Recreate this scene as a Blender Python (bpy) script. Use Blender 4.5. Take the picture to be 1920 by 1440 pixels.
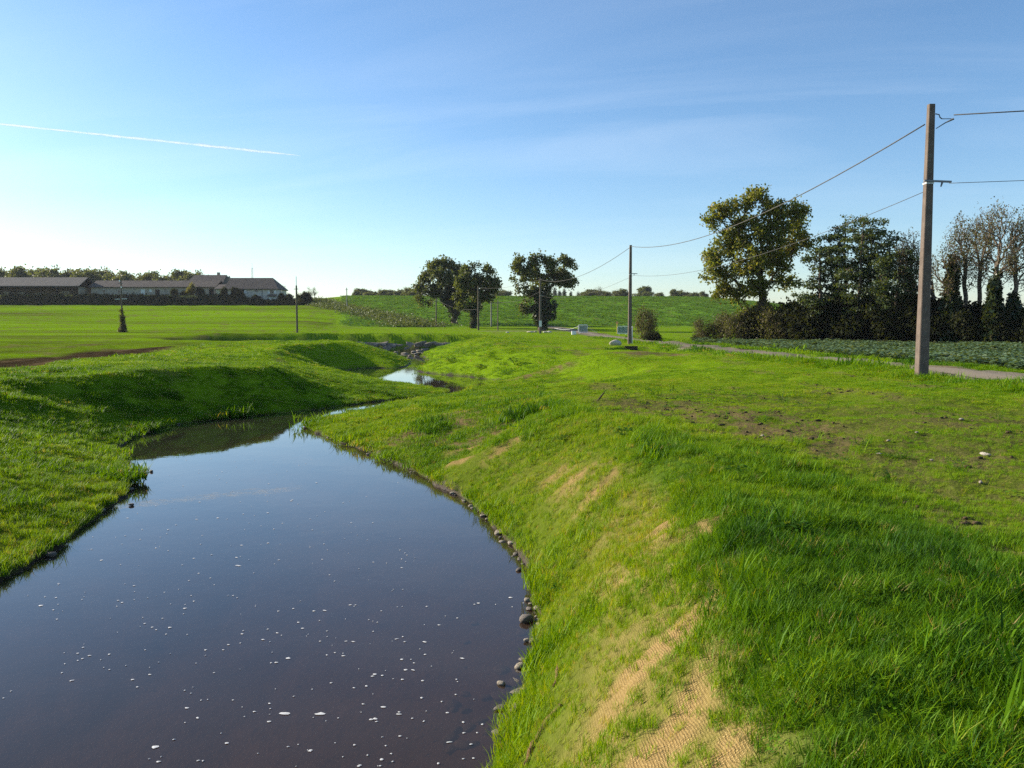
import bpy, bmesh, math, random
import numpy as np
from mathutils import Vector, Matrix

# ------------------------------------------------------------------ clear
for o in list(bpy.data.objects):
    bpy.data.objects.remove(o)
scene = bpy.context.scene
COL = scene.collection
random.seed(7)
RNG = np.random.default_rng(11)

# ------------------------------------------------------------------ camera
FPX = 1550.0                       # focal length in pixels of a 1920 wide frame
PITCH = math.atan(113.0 / FPX)     # looking slightly down
CZ = 1.63
cam_d = bpy.data.cameras.new('camera')
cam = bpy.data.objects.new('camera', cam_d)
COL.objects.link(cam)
cam.location = (0, 0, CZ)
cam.rotation_euler = (math.pi / 2 - PITCH, 0, 0)
cam_d.sensor_width = 36
cam_d.lens = 36 * FPX / 1920
cam_d.clip_start = 0.05
cam_d.clip_end = 200000
scene.camera = cam

# ------------------------------------------------------------------ world, sun, exposure
SUN_AZ = math.radians(-66)         # from +Y towards -X: ahead and to the left
SUN_EL = math.radians(21.5)
world = bpy.data.worlds.new('World')
scene.world = world
world.use_nodes = True
wn = world.node_tree.nodes; wl = world.node_tree.links
wn.clear()
w_out = wn.new('ShaderNodeOutputWorld')
w_bg = wn.new('ShaderNodeBackground')
w_bg.inputs['Strength'].default_value = 0.094
sky = wn.new('ShaderNodeTexSky')
sky.sky_type = 'NISHITA'
sky.sun_disc = False
sky.sun_elevation = SUN_EL
sky.sun_rotation = SUN_AZ
sky.altitude = 200
sky.air_density = 1.0
sky.dust_density = 0.45
sky.ozone_density = 3.5
# thin cirrus, laid out on a high plane above the ground
w_tc = wn.new('ShaderNodeTexCoord')
w_sep = wn.new('ShaderNodeSeparateXYZ')
wl.new(w_tc.outputs['Generated'], w_sep.inputs[0])
def wmath(op, a, b=None, c=None, clamp=False):
    n = wn.new('ShaderNodeMath'); n.operation = op; n.use_clamp = clamp
    for i, v in enumerate((a, b, c)):
        if v is None: continue
        if isinstance(v, (int, float)): n.inputs[i].default_value = v
        else: wl.new(v, n.inputs[i])
    return n.outputs[0]
zc = wmath('ADD', wmath('MAXIMUM', w_sep.outputs['Z'], 0.0), 0.10)
cx = wmath('DIVIDE', w_sep.outputs['X'], zc)
cy = wmath('DIVIDE', w_sep.outputs['Y'], zc)
w_cmb = wn.new('ShaderNodeCombineXYZ')
wl.new(wmath('MULTIPLY', cx, 0.35), w_cmb.inputs[0])
wl.new(wmath('ADD', wmath('MULTIPLY', cy, 1.1), wmath('MULTIPLY', cx, 0.25)), w_cmb.inputs[1])
w_nz = wn.new('ShaderNodeTexNoise')
w_nz.inputs['Scale'].default_value = 1.25
w_nz.inputs['Detail'].default_value = 7
w_nz.inputs['Roughness'].default_value = 0.55
w_nz.inputs['Distortion'].default_value = 0.6
wl.new(w_cmb.outputs[0], w_nz.inputs['Vector'])
w_nz2 = wn.new('ShaderNodeTexNoise')
w_nz2.inputs['Scale'].default_value = 0.45
w_nz2.inputs['Detail'].default_value = 3
wl.new(w_cmb.outputs[0], w_nz2.inputs['Vector'])
cm = wmath('MULTIPLY', wmath('SUBTRACT', w_nz.outputs[0], 0.44, clamp=True), 2.2)
cm = wmath('MULTIPLY', cm, wmath('MULTIPLY', wmath('SUBTRACT', w_nz2.outputs[0], 0.36, clamp=True), 3.2), clamp=True)
cm = wmath('MULTIPLY', cm, wmath('MULTIPLY', w_sep.outputs['Z'], 5.0, clamp=True))
cm = wmath('MULTIPLY', cm, 0.32, clamp=True)
w_mix = wn.new('ShaderNodeMix'); w_mix.data_type = 'RGBA'
wl.new(cm, w_mix.inputs['Factor'])
w_hs = wn.new('ShaderNodeHueSaturation'); w_hs.inputs['Saturation'].default_value = 1.08
wl.new(sky.outputs[0], w_hs.inputs['Color'])
wl.new(w_hs.outputs[0], w_mix.inputs['A'])
w_mix.inputs['B'].default_value = (7.6, 7.9, 8.2, 1)
wl.new(w_mix.outputs['Result'], w_bg.inputs['Color'])
wl.new(w_bg.outputs[0], w_out.inputs[0])

sun_d = bpy.data.lights.new('sun', 'SUN')
sun_d.energy = 5.0
sun_d.angle = math.radians(0.6)
sun_d.color = (1.0, 0.90, 0.74)
sun = bpy.data.objects.new('sun', sun_d)
COL.objects.link(sun)
sdir = Vector((math.sin(SUN_AZ) * math.cos(SUN_EL), math.cos(SUN_AZ) * math.cos(SUN_EL), math.sin(SUN_EL)))
sun.rotation_euler = sdir.to_track_quat('Z', 'Y').to_euler()
sun.location = sdir * 300

scene.view_settings.view_transform = 'Standard'
scene.view_settings.look = 'None'
scene.view_settings.exposure = 1.0
scene.view_settings.gamma = 1
scene.view_settings.use_curve_mapping = False
scene.cycles.use_denoising = False
scene.cycles.max_bounces = 6
scene.cycles.diffuse_bounces = 3
scene.cycles.glossy_bounces = 3
scene.cycles.transmission_bounces = 4
scene.cycles.transparent_max_bounces = 12
scene.cycles.caustics_reflective = False
scene.cycles.caustics_refractive = False

# ------------------------------------------------------------------ placing helpers
cP, sP = math.cos(PITCH), math.sin(PITCH)
def ray(px, py):
    u = (px - 960) / FPX; v = (720 - py) / FPX
    return Vector((u, cP + v * sP, -sP + v * cP))
def on_z(px, py, z):               # survey: where a sight line meets the level z
    d = ray(px, py); t = (z - CZ) / d.z
    return (d.x * t, d.y * t)
def at_y(px, py, y):               # survey: where a sight line reaches distance y
    d = ray(px, py); t = y / d.y
    return Vector((d.x * t, y, CZ + d.z * t))
def px_m(y):                       # metres per photo pixel at distance y
    return y / FPX

# ------------------------------------------------------------------ noise
_T = np.random.default_rng(5).random((256, 256))
def vnoise(x, y, seed=0):
    x = np.asarray(x, float) + seed * 17.31; y = np.asarray(y, float) + seed * 9.77
    xi = np.floor(x).astype(int); yi = np.floor(y).astype(int)
    fx = x - xi; fy = y - yi
    fx = fx * fx * (3 - 2 * fx); fy = fy * fy * (3 - 2 * fy)
    a = _T[xi & 255, yi & 255]; b = _T[(xi + 1) & 255, yi & 255]
    c = _T[xi & 255, (yi + 1) & 255]; d = _T[(xi + 1) & 255, (yi + 1) & 255]
    return (a * (1 - fx) + b * fx) * (1 - fy) + (c * (1 - fx) + d * fx) * fy
def fbm(x, y, oct=4, seed=0):
    s = 0; a = 0.5; n = 0
    for i in range(oct):
        s = s + a * vnoise(x * 2 ** i, y * 2 ** i, seed + i * 3); n += a; a *= 0.5
    return s / n
def sstep(a, b, x):
    t = np.clip((np.asarray(x, float) - a) / (b - a), 0, 1)
    return t * t * (3 - 2 * t)

# ------------------------------------------------------------------ terrain
ZW = -1.40                          # water level
edge_px_right = [(975,1340),(990,1270),(1002,1200),(1012,1150),(1004,1110),(985,1060),(955,1018),(925,985),
                 (870,938),(800,897),(700,850),(620,822),(578,803),(604,790),(665,776),(740,759),(800,747),(842,741),
                 (878,734),(925,722),(942,715),(915,711),(880,706),(840,703),(800,699),(782,693),(800,684),(806,677),(795,668),(800,662)]
edge_px_left = [(735,664),(745,670),(765,676),(768,683),(745,690),(690,690)]
edge_px_left2 = [(835,736),(760,747),(690,754),(560,771),(430,783),(320,797),(255,818),(216,838),(222,868),(233,895),
                 (228,930),(190,965),(120,1018),(60,1050),(0,1085)]
poly = [(-0.55, -8), (-0.45, 1.5), (-0.3, 4.0)]
poly += [on_z(x, y, ZW) for x, y in edge_px_right]
poly += [(-5.0, 88.6), (-4.6, 90.2), (-8.2, 91.3), (-13, 92.3), (-22, 93.0), (-30, 90), (-31, 85), (-22, 86.5), (-15.5, 87)]
poly += [on_z(x, y, ZW) for x, y in edge_px_left]
poly += [(-11.3, 52.5), (-9.3, 47.5), (-6.0, 42.0)]
poly += [on_z(x, y, ZW) for x, y in edge_px_left2]
poly += [(-6.6, 6), (-7.2, 0), (-7.5, -8)]
P = np.array(poly)
def catmull(P, n=5):
    out = []
    N = len(P)
    for i in range(N):
        p0, p1, p2, p3 = P[i - 1], P[i], P[(i + 1) % N], P[(i + 2) % N]
        for k in range(n):
            t = k / n
            out.append(0.5 * ((2 * p1) + (-p0 + p2) * t + (2 * p0 - 5 * p1 + 4 * p2 - p3) * t * t + (-p0 + 3 * p1 - 3 * p2 + p3) * t ** 3))
    return np.array(out)
PS = catmull(P, 4)
def seg_dist(x, y, A, B):
    out = np.full(x.shape, 1e9)
    for (ax, ay), (bx, by) in zip(A, B):
        dx, dy = bx - ax, by - ay
        L = dx * dx + dy * dy + 1e-12
        t = np.clip(((x - ax) * dx + (y - ay) * dy) / L, 0, 1)
        np.minimum(out, (x - ax - t * dx) ** 2 + (y - ay - t * dy) ** 2, out=out)
    return np.sqrt(out)
def inside(x, y, A, B):
    c = np.zeros(x.shape, bool)
    for (ax, ay), (bx, by) in zip(A, B):
        if ay == by: continue
        m = ((ay > y) != (by > y)) & (x < (bx - ax) * (y - ay) / (by - ay) + ax)
        c ^= m
    return c
# rasters of the distance to the water's edge and of the banks' widths
RX0, RX1, RY0, RY1, RS = -48.0, 22.0, -9.0, 116.0, 0.2
gx = np.arange(RX0, RX1, RS); gy = np.arange(RY0, RY1, RS)
GX, GY = np.meshgrid(gx, gy, indexing='ij')
A_, B_ = PS, np.roll(PS, -1, axis=0)
SD = seg_dist(GX, GY, A_, B_)
SD[inside(GX, GY, A_, B_)] *= -1
bank_ctl = np.array([  # x, y, width of the bank, height of the ground behind it, profile (over 1 bulges, under 1 hollows)
    (1.3, -6, 1.7, .08, 1.5), (1.3, 2, 1.7, .09, 1.5), (1.3, 6, 1.75, .07, 1.5), (1.2, 10, 1.9, .05, 1.5), (0.3, 14, 2.6, 0, 1.5), (-2, 19, 4.6, -.1, 1.4), (-4.5, 22.5, 6.5, -.3, 1.3),
    (-6, 25, 7.5, -.4, 1.2), (-4, 28, 9, -.55, 1.1), (-2, 32, 11, -.65, 1.0), (-.5, 35, 11, -.6, 1.0), (1, 38, 9, -.35, 1.2), (4, 42, 6, 0, 1.5), (-1, 48, 5, .1, 1.5), (-3, 58, 6, .2, 1.5), (-4, 68, 6, .25, 1.5), (-5, 82, 6, .2, 1.5),
    (-8, -5, 7.5, .05, 1.1), (-8, 4, 7.5, .05, 1.1), (-8.5, 10, 7, .05, 1.1), (-9.5, 14, 6.5, .05, 1.1), (-11, 18, 5.5, .05, 1.1), (-12.5, 22, 4.2, .02, 1.0), (-12.5, 25.5, 3.0, .05, .66), (-11, 29, 2.8, .08, .60), (-9.3, 30.8, 2.9, .05, .60), (-7.6, 32, 3.8, -.08, .7), (-6.0, 33.5, 6.5, -.22, .9),
    (-5.0, 36, 9, -.35, 1.0), (-6.5, 40, 8, -.25, 1.1), (-8.5, 45, 5.5, -.05, 1.2), (-11.5, 49, 3.4, .1, .9), (-13, 56, 3.2, .25, .8), (-10.5, 61, 4.4, .25, 1.1), (-11, 70, 5, .1, 1.3), (-18, 80, 5, -.1, 1.3), (-24, 84, 5, -.05, 1.3),
    (-12, 93.5, .85, .5, 1.0), (-20, 94.5, .85, .5, 1.0), (-6, 92.5, .9, .4, 1.0), (-3, 90, 2.5, .1, 1.5)])
num = np.zeros(GX.shape); numh = np.zeros(GX.shape); den = np.zeros(GX.shape); nume = np.zeros(GX.shape)
for bx, by, bw, bh, be in bank_ctl:
    wgt = 1.0 / ((GX - bx) ** 2 + (GY - by) ** 2 + 0.4) ** 1.7
    num += wgt * bw; numh += wgt * bh; nume += wgt * be; den += wgt
BW = num / den; BH = numh / den; BE = nume / den
def rast(R, x, y):
    fx = np.clip((x - RX0) / RS, 0, R.shape[0] - 1.001); fy = np.clip((y - RY0) / RS, 0, R.shape[1] - 1.001)
    xi = fx.astype(int); yi = fy.astype(int); fx = fx - xi; fy = fy - yi
    return (R[xi, yi] * (1 - fx) + R[xi + 1, yi] * fx) * (1 - fy) + (R[xi, yi + 1] * (1 - fx) + R[xi + 1, yi + 1] * fx) * fy
def sd_at(x, y):
    return rast(SD, np.asarray(x, float), np.asarray(y, float))

kl = np.array([(-50, 0), (0, 0), (100, 0.05), (130, .35), (180, 2.6), (215, 5.0), (243, 6.7), (247, 7.2), (252.5, 10.2), (262, 10.4), (300, 10.6), (420, 12), (900, 12), (6000, 12)])
kr = np.array([(-50, 0), (0, 0), (110, 0), (140, .45), (165, 1.3), (185, 2.3), (220, 5.2), (260, 8.8), (300, 11.4), (325, 12.2), (360, 12.4), (900, 12), (6000, 12)])
def base_height(x, y):
    r = np.hypot(x, y)
    u = x / np.maximum(y, 1.0)
    yy = np.where(y > 0, y, 0)
    wl_ = 1 - sstep(-0.262, -0.195, u)
    hl = np.interp(yy, kl[:, 0], kl[:, 1])
    # the house stands a little lower than the barn
    drop = sstep(-0.345, -0.30, u) * sstep(246, 252, yy) * (1 - sstep(300, 340, yy)) * 1.5
    hl = hl - drop
    hr = np.interp(yy, kr[:, 0], kr[:, 1])
    hr = hr * (1 - 0.42 * sstep(0.20, 0.42, u))
    z = hl * wl_ + hr * (1 - wl_)
    z = z + (fbm(x / 45, y / 45, 3, 2) - 0.5) * 0.9 * sstep(110, 200, yy)
    return z
def height(x, y, fine=True):
    x = np.asarray(x, float); y = np.asarray(y, float)
    z = base_height(x, y)
    inr = (x > RX0 + 1) & (x < RX1 - 1) & (y > RY0 + 1) & (y < RY1 - 1)
    sd = np.where(inr, rast(SD, x, y), 30.0)
    bw = rast(BW, x, y); bh = rast(BH, x, y)
    # ragged waterline
    sdn = sd + (fbm(x * 1.8, y * 1.8, 4, 4) - 0.5) * 0.36 * np.clip(bw / 3, .5, 1.4)
    lim = np.where(inr, 1.0, 0.0)
    fade = 1 - sstep(6, 14, sd)
    nr_ = sstep(-.8, .3, x) * (1 - sstep(9, 24, y))
    fade = fade * (1 - nr_) + (1 - sstep(1.7, 3.6, sd)) * nr_
    top = z + bh * fade * lim
    t = np.clip(sdn / bw, 0, 1)
    be_ = rast(BE, x, y)
    S = np.where(be_ >= 1, 1 - (1 - t) ** np.maximum(be_, 1), t ** (1 / np.minimum(be_, 1)))
    und = (fbm(x / 2.6, y / 2.6, 3, 8) - 0.5) * 0.34 * sstep(0.2, 1.5, sd) * (1 - sstep(60, 110, y))
    zb = ZW + 0.05 + (top + und * np.clip(bw / 4, .35, 1) - ZW - 0.05) * S
    zi = ZW - 0.02 - np.clip(-sdn * 0.24, 0, 0.62)
    out = np.where(sdn > 0, zb, zi)
    # berm of tall grass beside the camera drops away to the right
    # low swell and small humps of the graded meadow
    out = out + (fbm(x / 7, y / 7, 2, 13) - 0.5) * 0.10 * sstep(2, 8, sd) * (1 - sstep(80, 120, y))
    # ditch by the second pole, and a hump before it
    q = ((x - 9.0) / 3.1) ** 2 + ((y - 53.5) / 4.2) ** 2
    out = out - 1.2 * (1 - sstep(0.30, 1.0, q))
    q = ((x - 3.6) / 6.5) ** 2 + ((y - 41) / 3.2) ** 2
    out = out + 0.14 * (1 - sstep(0.0, 1.0, q))
    # a low bank across the left field, and one before it
    ln = y - 92 - (x + 30) * -0.35
    out = out + 0.35 * np.exp(-(ln / 3.0) ** 2) * sstep(-50, -36, x) * (1 - sstep(-21, -12, x))
    if fine:
        near = 1 - sstep(14, 40, np.hypot(x, y))
        f = (fbm(x * 3.2, y * 3.2, 3, 21) - 0.5) * 0.075 + (fbm(x * 11, y * 11, 2, 25) - 0.5) * 0.03
        out = out + f * np.where(sdn > 0.05, 1, 0.15) * near
        mid = sstep(14, 40, np.hypot(x, y)) * (1 - sstep(80, 120, y))
        out = out + (fbm(x * 1.1, y * 1.1, 3, 33) - 0.5) * 0.09 * mid * np.where(sdn > 0.05, 1, 0.15)
        # rumpled matting
        cm_ = coir_mask(x, y, sd)
        out = out + cm_ * ((fbm(x * 1.5 + y * .5, y * 4.5 - x * 1.5, 2, 41) - 0.45) * 0.09) * near
    for fx_, fy_, fl, fh in folds:
        dx = x - fx_; dy = y - fy_
        a = (dx * 0.85 + dy * -0.52); b = (dx * 0.52 + dy * 0.85)
        out = out + fh * np.exp(-(a / fl) ** 2 - (b / 0.13) ** 2)
    return out
folds = []
def coir_mask(x, y, sd):
    r = np.hypot(x, y)
    # streaks of bare matting run up and down the slope
    a = x * 0.80 + y * 0.60; b = -x * 0.60 + y * 0.80
    n = fbm(a * 0.9, b * 3.0, 5, 51)
    n2 = fbm(x * 0.5, y * 0.5, 2, 57)
    zone = sstep(0.35, 0.9, sd) * (1 - sstep(1.15, 1.55, sd + (fbm(x * 1.5, y * 1.5, 2, 53) - .5) * .7)) * (x > -3.5) * (1 - sstep(13, 20, y))
    thr = 0.485 + 0.008 * np.clip(y - 4, 0, 14) - 0.03 * (1 - sstep(3.5, 7.5, y)) * sstep(0.6, 1.2, sd)
    return zone * sstep(thr - .05, thr + 0.13, n * 0.75 + n2 * 0.25)
def lush_mask(x, y, sd):
    right = x > np.where(y < 14, 0.2, -1.5)
    z = sstep(1.15, 1.5, sd) * (1 - sstep(2.7, 3.3, sd - 0.5 * fbm(x * 1.2, y * 1.2, 2, 61))) * right * (1 - sstep(9, 14, y))
    return z
def soil_mask(x, y, sd):
    n = fbm(x * 0.42 + y * 0.1, y * 0.16, 3, 71)
    n2 = fbm(x * 4.2, y * 2.6, 4, 75)
    band = sstep(2.8, 3.6, sd) * (1 - sstep(7.5, 12, sd)) * (x > 1) * (1 - sstep(14, 24, y)) * .8
    bare = np.zeros_like(n)
    for cx_, cy_, rx_, ry_ in ((-1.9, 20.0, 1.5, 2.2), (-0.6, 17.6, .9, 1.2), (8.2, 46.0, 3.2, 1.8), (1.0, 40.5, 2.5, 1.0), (-1, 60, 2.2, 2.0)):
        q = ((x - cx_) / rx_) ** 2 + ((y - cy_) / ry_) ** 2
        bare = np.maximum(bare, 1 - sstep(0.4, 1.2, q))
    m = band * (0.45 + 0.55 * sstep(0.35, 0.55, n)) * sstep(0.30, 0.50, n2)
    m = np.maximum(m, bare * sstep(0.30, 0.55, n2) * .9)
    gen = sstep(0.62, 0.72, fbm(x * 0.9, y * 0.5, 4, 79)) * 0.55 * sstep(2.0, 3, sd)
    return np.clip(np.maximum(m, gen), 0, 1)
def field_line(x, y):     # > 0 on the ploughland left of the river strip
    return -(x + 18.2 + (y - 30) * 0.135 + (fbm(y / 9, x / 9, 2, 83) - .5) * 1.2)
def road_x(y):
    return np.interp(y, [-20, 20, 46, 72, 110, 140, 175], [16.6, 14.95, 13.5, 12.8, 12.0, 10.3, 4])
for fp in ((858, 800), (985, 808), (880, 790), (1290, 1045)):
    xx, yy_ = on_z(fp[0], fp[1], -0.35)
    folds.append((xx, yy_, 0.34, 0.055))

def zone_attrs(x, y):
    inr = (x > RX0 + 1) & (x < RX1 - 1) & (y > RY0 + 1) & (y < RY1 - 1)
    sd = np.where(inr, rast(SD, x, y), 30.0)
    u = x / np.maximum(y, 1.0)
    soil = soil_mask(x, y, sd); coir = coir_mask(x, y, sd)
    for fx_, fy_, fl, fh in folds:
        dx = x - fx_; dy = y - fy_
        a = (dx * 0.85 + dy * -0.52); b = (dx * 0.52 + dy * 0.85)
        coir = np.maximum(coir, np.exp(-(a / (fl * 1.1)) ** 4 - (b / 0.15) ** 4) * sstep(.3, .55, fbm(x * 6, y * 6, 3, 43)))
    wn_ = (fbm(x * 2.5, y * 2.5, 3, 91) - 0.5) * 0.4
    wet = 1 - sstep(-0.02, 0.12, sd + wn_ * 0.4)
    fl_ = field_line(x, y)
    field = sstep(-0.4, 0.5, fl_) * (u < -0.15)
    ploughw = 5.0 * (1 - sstep(48, 62, y)) + 0.0
    plough = field * (1 - sstep(ploughw * .6, ploughw + .01, fl_ + (fbm(x / 3, y / 3, 3, 95) - .5) * 3)) * (1 - sstep(52, 64, y)) * (1 - sstep(-17.0, -16, -np.abs(x) * 0 + -18))
    plough = np.maximum(plough, field * sstep(.55, .63, fbm(x / 9, y / 2.5, 3, 97)) * .35 * (1 - sstep(60, 95, y)))
    plough = np.maximum(plough, field * sstep(.30, .62, fbm(x / 16, y / 4, 4, 98)) * .40 * sstep(40, 60, y) * (1 - sstep(100, 118, y)))
    hill = sstep(150, 172, y + (fbm(x / 6, y / 6, 2, 99) - .5) * 8) * sstep(-0.215, -0.195, u) * (1 - (x > 400))
    rough = sstep(244, 247, y) * (1 - sstep(253, 257, y)) * (u < -0.22)
    # rough strip falling from the farm track to the ivied tree
    lx = np.interp(y, [158, 176, 205, 250, 300], [-17, -22, -36, -58, -76])
    rough = np.maximum(rough, (1 - sstep(3, 7.5, np.abs(x - lx))) * sstep(155, 165, y) * (1 - sstep(250, 280, y)) * (0.4 + .6 * sstep(.35, .6, fbm(x / 4, y / 6, 2, 103))))
    crop = sstep(2.6, 3.0, x - road_x(y)) * (y < np.interp(x, [14, 16, 40, 62], [74, 74, 58, 44]) + 2) * (x > 12)
    dx = np.abs(x - road_x(y))
    gravel = (1 - sstep(1.5, 2.1, dx + (fbm(x, y, 2, 105) - .5) * .8)) * (y > -5) * (y < 170)
    gravel = np.maximum(gravel, (1 - sstep(.6, 1.1, ((x - 2) / 9) ** 2 + ((y - 137) / 6) ** 2)) * .35)
    lush = lush_mask(x, y, sd)
    mat_ = sstep(.25, .75, sd) * (1 - sstep(1.3, 1.75, sd + (fbm(x * 1.5, y * 1.5, 2, 53) - .5) * .5)) * sstep(-3.0, -1.5, x) * (1 - .75 * sstep(7, 11, y)) * (1 - sstep(13, 18, y))
    thin = coir
    coir = np.maximum(coir, mat_ * (.15 + .5 * fbm(x * 2, y * 2, 3, 59)))
    zone_attrs.thin = thin
    return soil, coir, wet, field, plough, hill, rough, crop, gravel, lush, sd

# ------------------------------------------------------------------ materials
def new_mat(name):
    m = bpy.data.materials.new(name); m.use_nodes = True
    nt = m.node_tree; nt.nodes.clear()
    out = nt.nodes.new('ShaderNodeOutputMaterial')
    return m, nt, out
class NT:
    def __init__(s, nt): s.nt = nt
    def n(s, t, **k):
        x = s.nt.nodes.new('ShaderNode' + t)
        for a, b in k.items(): setattr(x, a, b)
        return x
    def l(s, a, b): s.nt.links.new(a, b)
    def setin(s, sock, v):
        if isinstance(v, (int, float)): sock.default_value = v
        elif isinstance(v, (tuple, list)): sock.default_value = tuple(v) + ((1,) if len(v) == 3 and sock.type == 'RGBA' else ())
        else: s.l(v, sock)
    def math(s, op, a, b=0.0, clamp=False):
        x = s.n('Math', operation=op, use_clamp=clamp)
        s.setin(x.inputs[0], a); s.setin(x.inputs[1], b)
        return x.outputs[0]
    def noise(s, vec, scale, detail=4, rough=.55, dist=0, dims='3D'):
        x = s.n('TexNoise', noise_dimensions=dims)
        s.l(vec, x.inputs['Vector']); x.inputs['Scale'].default_value = scale
        x.inputs['Detail'].default_value = detail; x.inputs['Roughness'].default_value = rough
        x.inputs['Distortion'].default_value = dist
        return x.outputs[0]
    def ramp(s, f, stops):
        x = s.n('ValToRGB'); s.l(f, x.inputs[0])
        e = x.color_ramp.elements
        while len(e) > 1: e.remove(e[-1])
        for i, (p, c) in enumerate(stops):
            q = e[0] if i == 0 else e.new(p)
            q.position = p; q.color = tuple(c) + (1,) if len(c) == 3 else c
        return x.outputs[0]
    def mix(s, f, a, b, mode='MIX'):
        x = s.n('Mix', data_type='RGBA', blend_type=mode)
        s.setin(x.inputs['Factor'], f)
        s.setin(x.inputs['A'], a); s.setin(x.inputs['B'], b)
        return x.outputs['Result']
    def bump(s, h, strength, dist):
        x = s.n('Bump'); s.l(h, x.inputs['Height'])
        x.inputs['Strength'].default_value = strength; x.inputs['Distance'].default_value = dist
        return x.outputs[0]
    def princ(s, color, rough=.8, spec=.3, normal=None, metal=0):
        x = s.n('BsdfPrincipled')
        s.setin(x.inputs['Base Color'], color); s.setin(x.inputs['Roughness'], rough)
        x.inputs['Specular IOR Level'].default_value = spec; x.inputs['Metallic'].default_value = metal
        if normal is not None: s.l(normal, x.inputs['Normal'])
        return x.outputs[0]

def simple_mat(name, c1, c2=None, scale=4.0, rough=.85, spec=.25, bump=0.0, bscale=20, metal=0, coord='Object', stretch=None):
    m, nt, out = new_mat(name); T = NT(nt)
    tc = T.n('TexCoord').outputs[coord]
    if stretch:
        mp = T.n('Mapping'); T.l(tc, mp.inputs[0]); mp.inputs['Scale'].default_value = stretch; tc = mp.outputs[0]
    col = c1
    if c2 is not None:
        nz = T.noise(tc, scale, 6, .65)
        col = T.ramp(nz, [(.3, c1), (.7, c2)])
    nrm = None
    if bump:
        nrm = T.bump(T.noise(tc, bscale, 5, .65), bump, .05)
    T.l(T.princ(col, rough, spec, nrm, metal), out.inputs[0])
    return m

def leaf_mat(name, cols, transl=.35, rough=.55, scale=.35, spec=.25):
    """leaves: colour per leaf, with drifts of the same hues through the crown"""
    m, nt, out = new_mat(name); T = NT(nt)
    geo = T.n('NewGeometry'); tc = T.n('TexCoord')
    nz = T.noise(tc.outputs['Object'], scale, 3, .6)
    f = T.math('ADD', T.math('MULTIPLY', geo.outputs['Random Per Island'], .55), T.math('MULTIPLY', T.math('SUBTRACT', nz, .25), .9), clamp=True)
    k = len(cols)
    col = T.ramp(f, [(i / (k - 1) if k > 1 else 0, c) for i, c in enumerate(cols)])
    p = T.princ(col, rough, spec)
    tr = T.n('BsdfTranslucent'); T.l(T.mix(.45, col, (.35, .4, .02), 'MIX'), tr.inputs[0])
    mx = T.n('MixShader'); mx.inputs[0].default_value = transl
    T.l(p, mx.inputs[1]); T.l(tr.outputs[0], mx.inputs[2]); T.l(mx.outputs[0], out.inputs[0])
    return m

def grass_mat(name, stops, transl=.42):
    """blades: colour from the tint stored with each tuft"""
    m, nt, out = new_mat(name); T = NT(nt)
    at = T.n('Attribute', attribute_type='INSTANCER', attribute_name='tint')
    geo = T.n('NewGeometry')
    f = T.math('ADD', at.outputs['Fac'], T.math('MULTIPLY', T.math('SUBTRACT', geo.outputs['Random Per Island'], .5), .30), clamp=True)
    col = T.ramp(f, stops)
    p = T.princ(col, .55, .12)
    tr = T.n('BsdfTranslucent')
    T.l(T.mix(1.0, col, (1.4, 1.15, .3), 'MULTIPLY'), tr.inputs[0])
    mx = T.n('MixShader'); mx.inputs[0].default_value = transl
    T.l(p, mx.inputs[1]); T.l(tr.outputs[0], mx.inputs[2]); T.l(mx.outputs[0], out.inputs[0])
    return m

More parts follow.
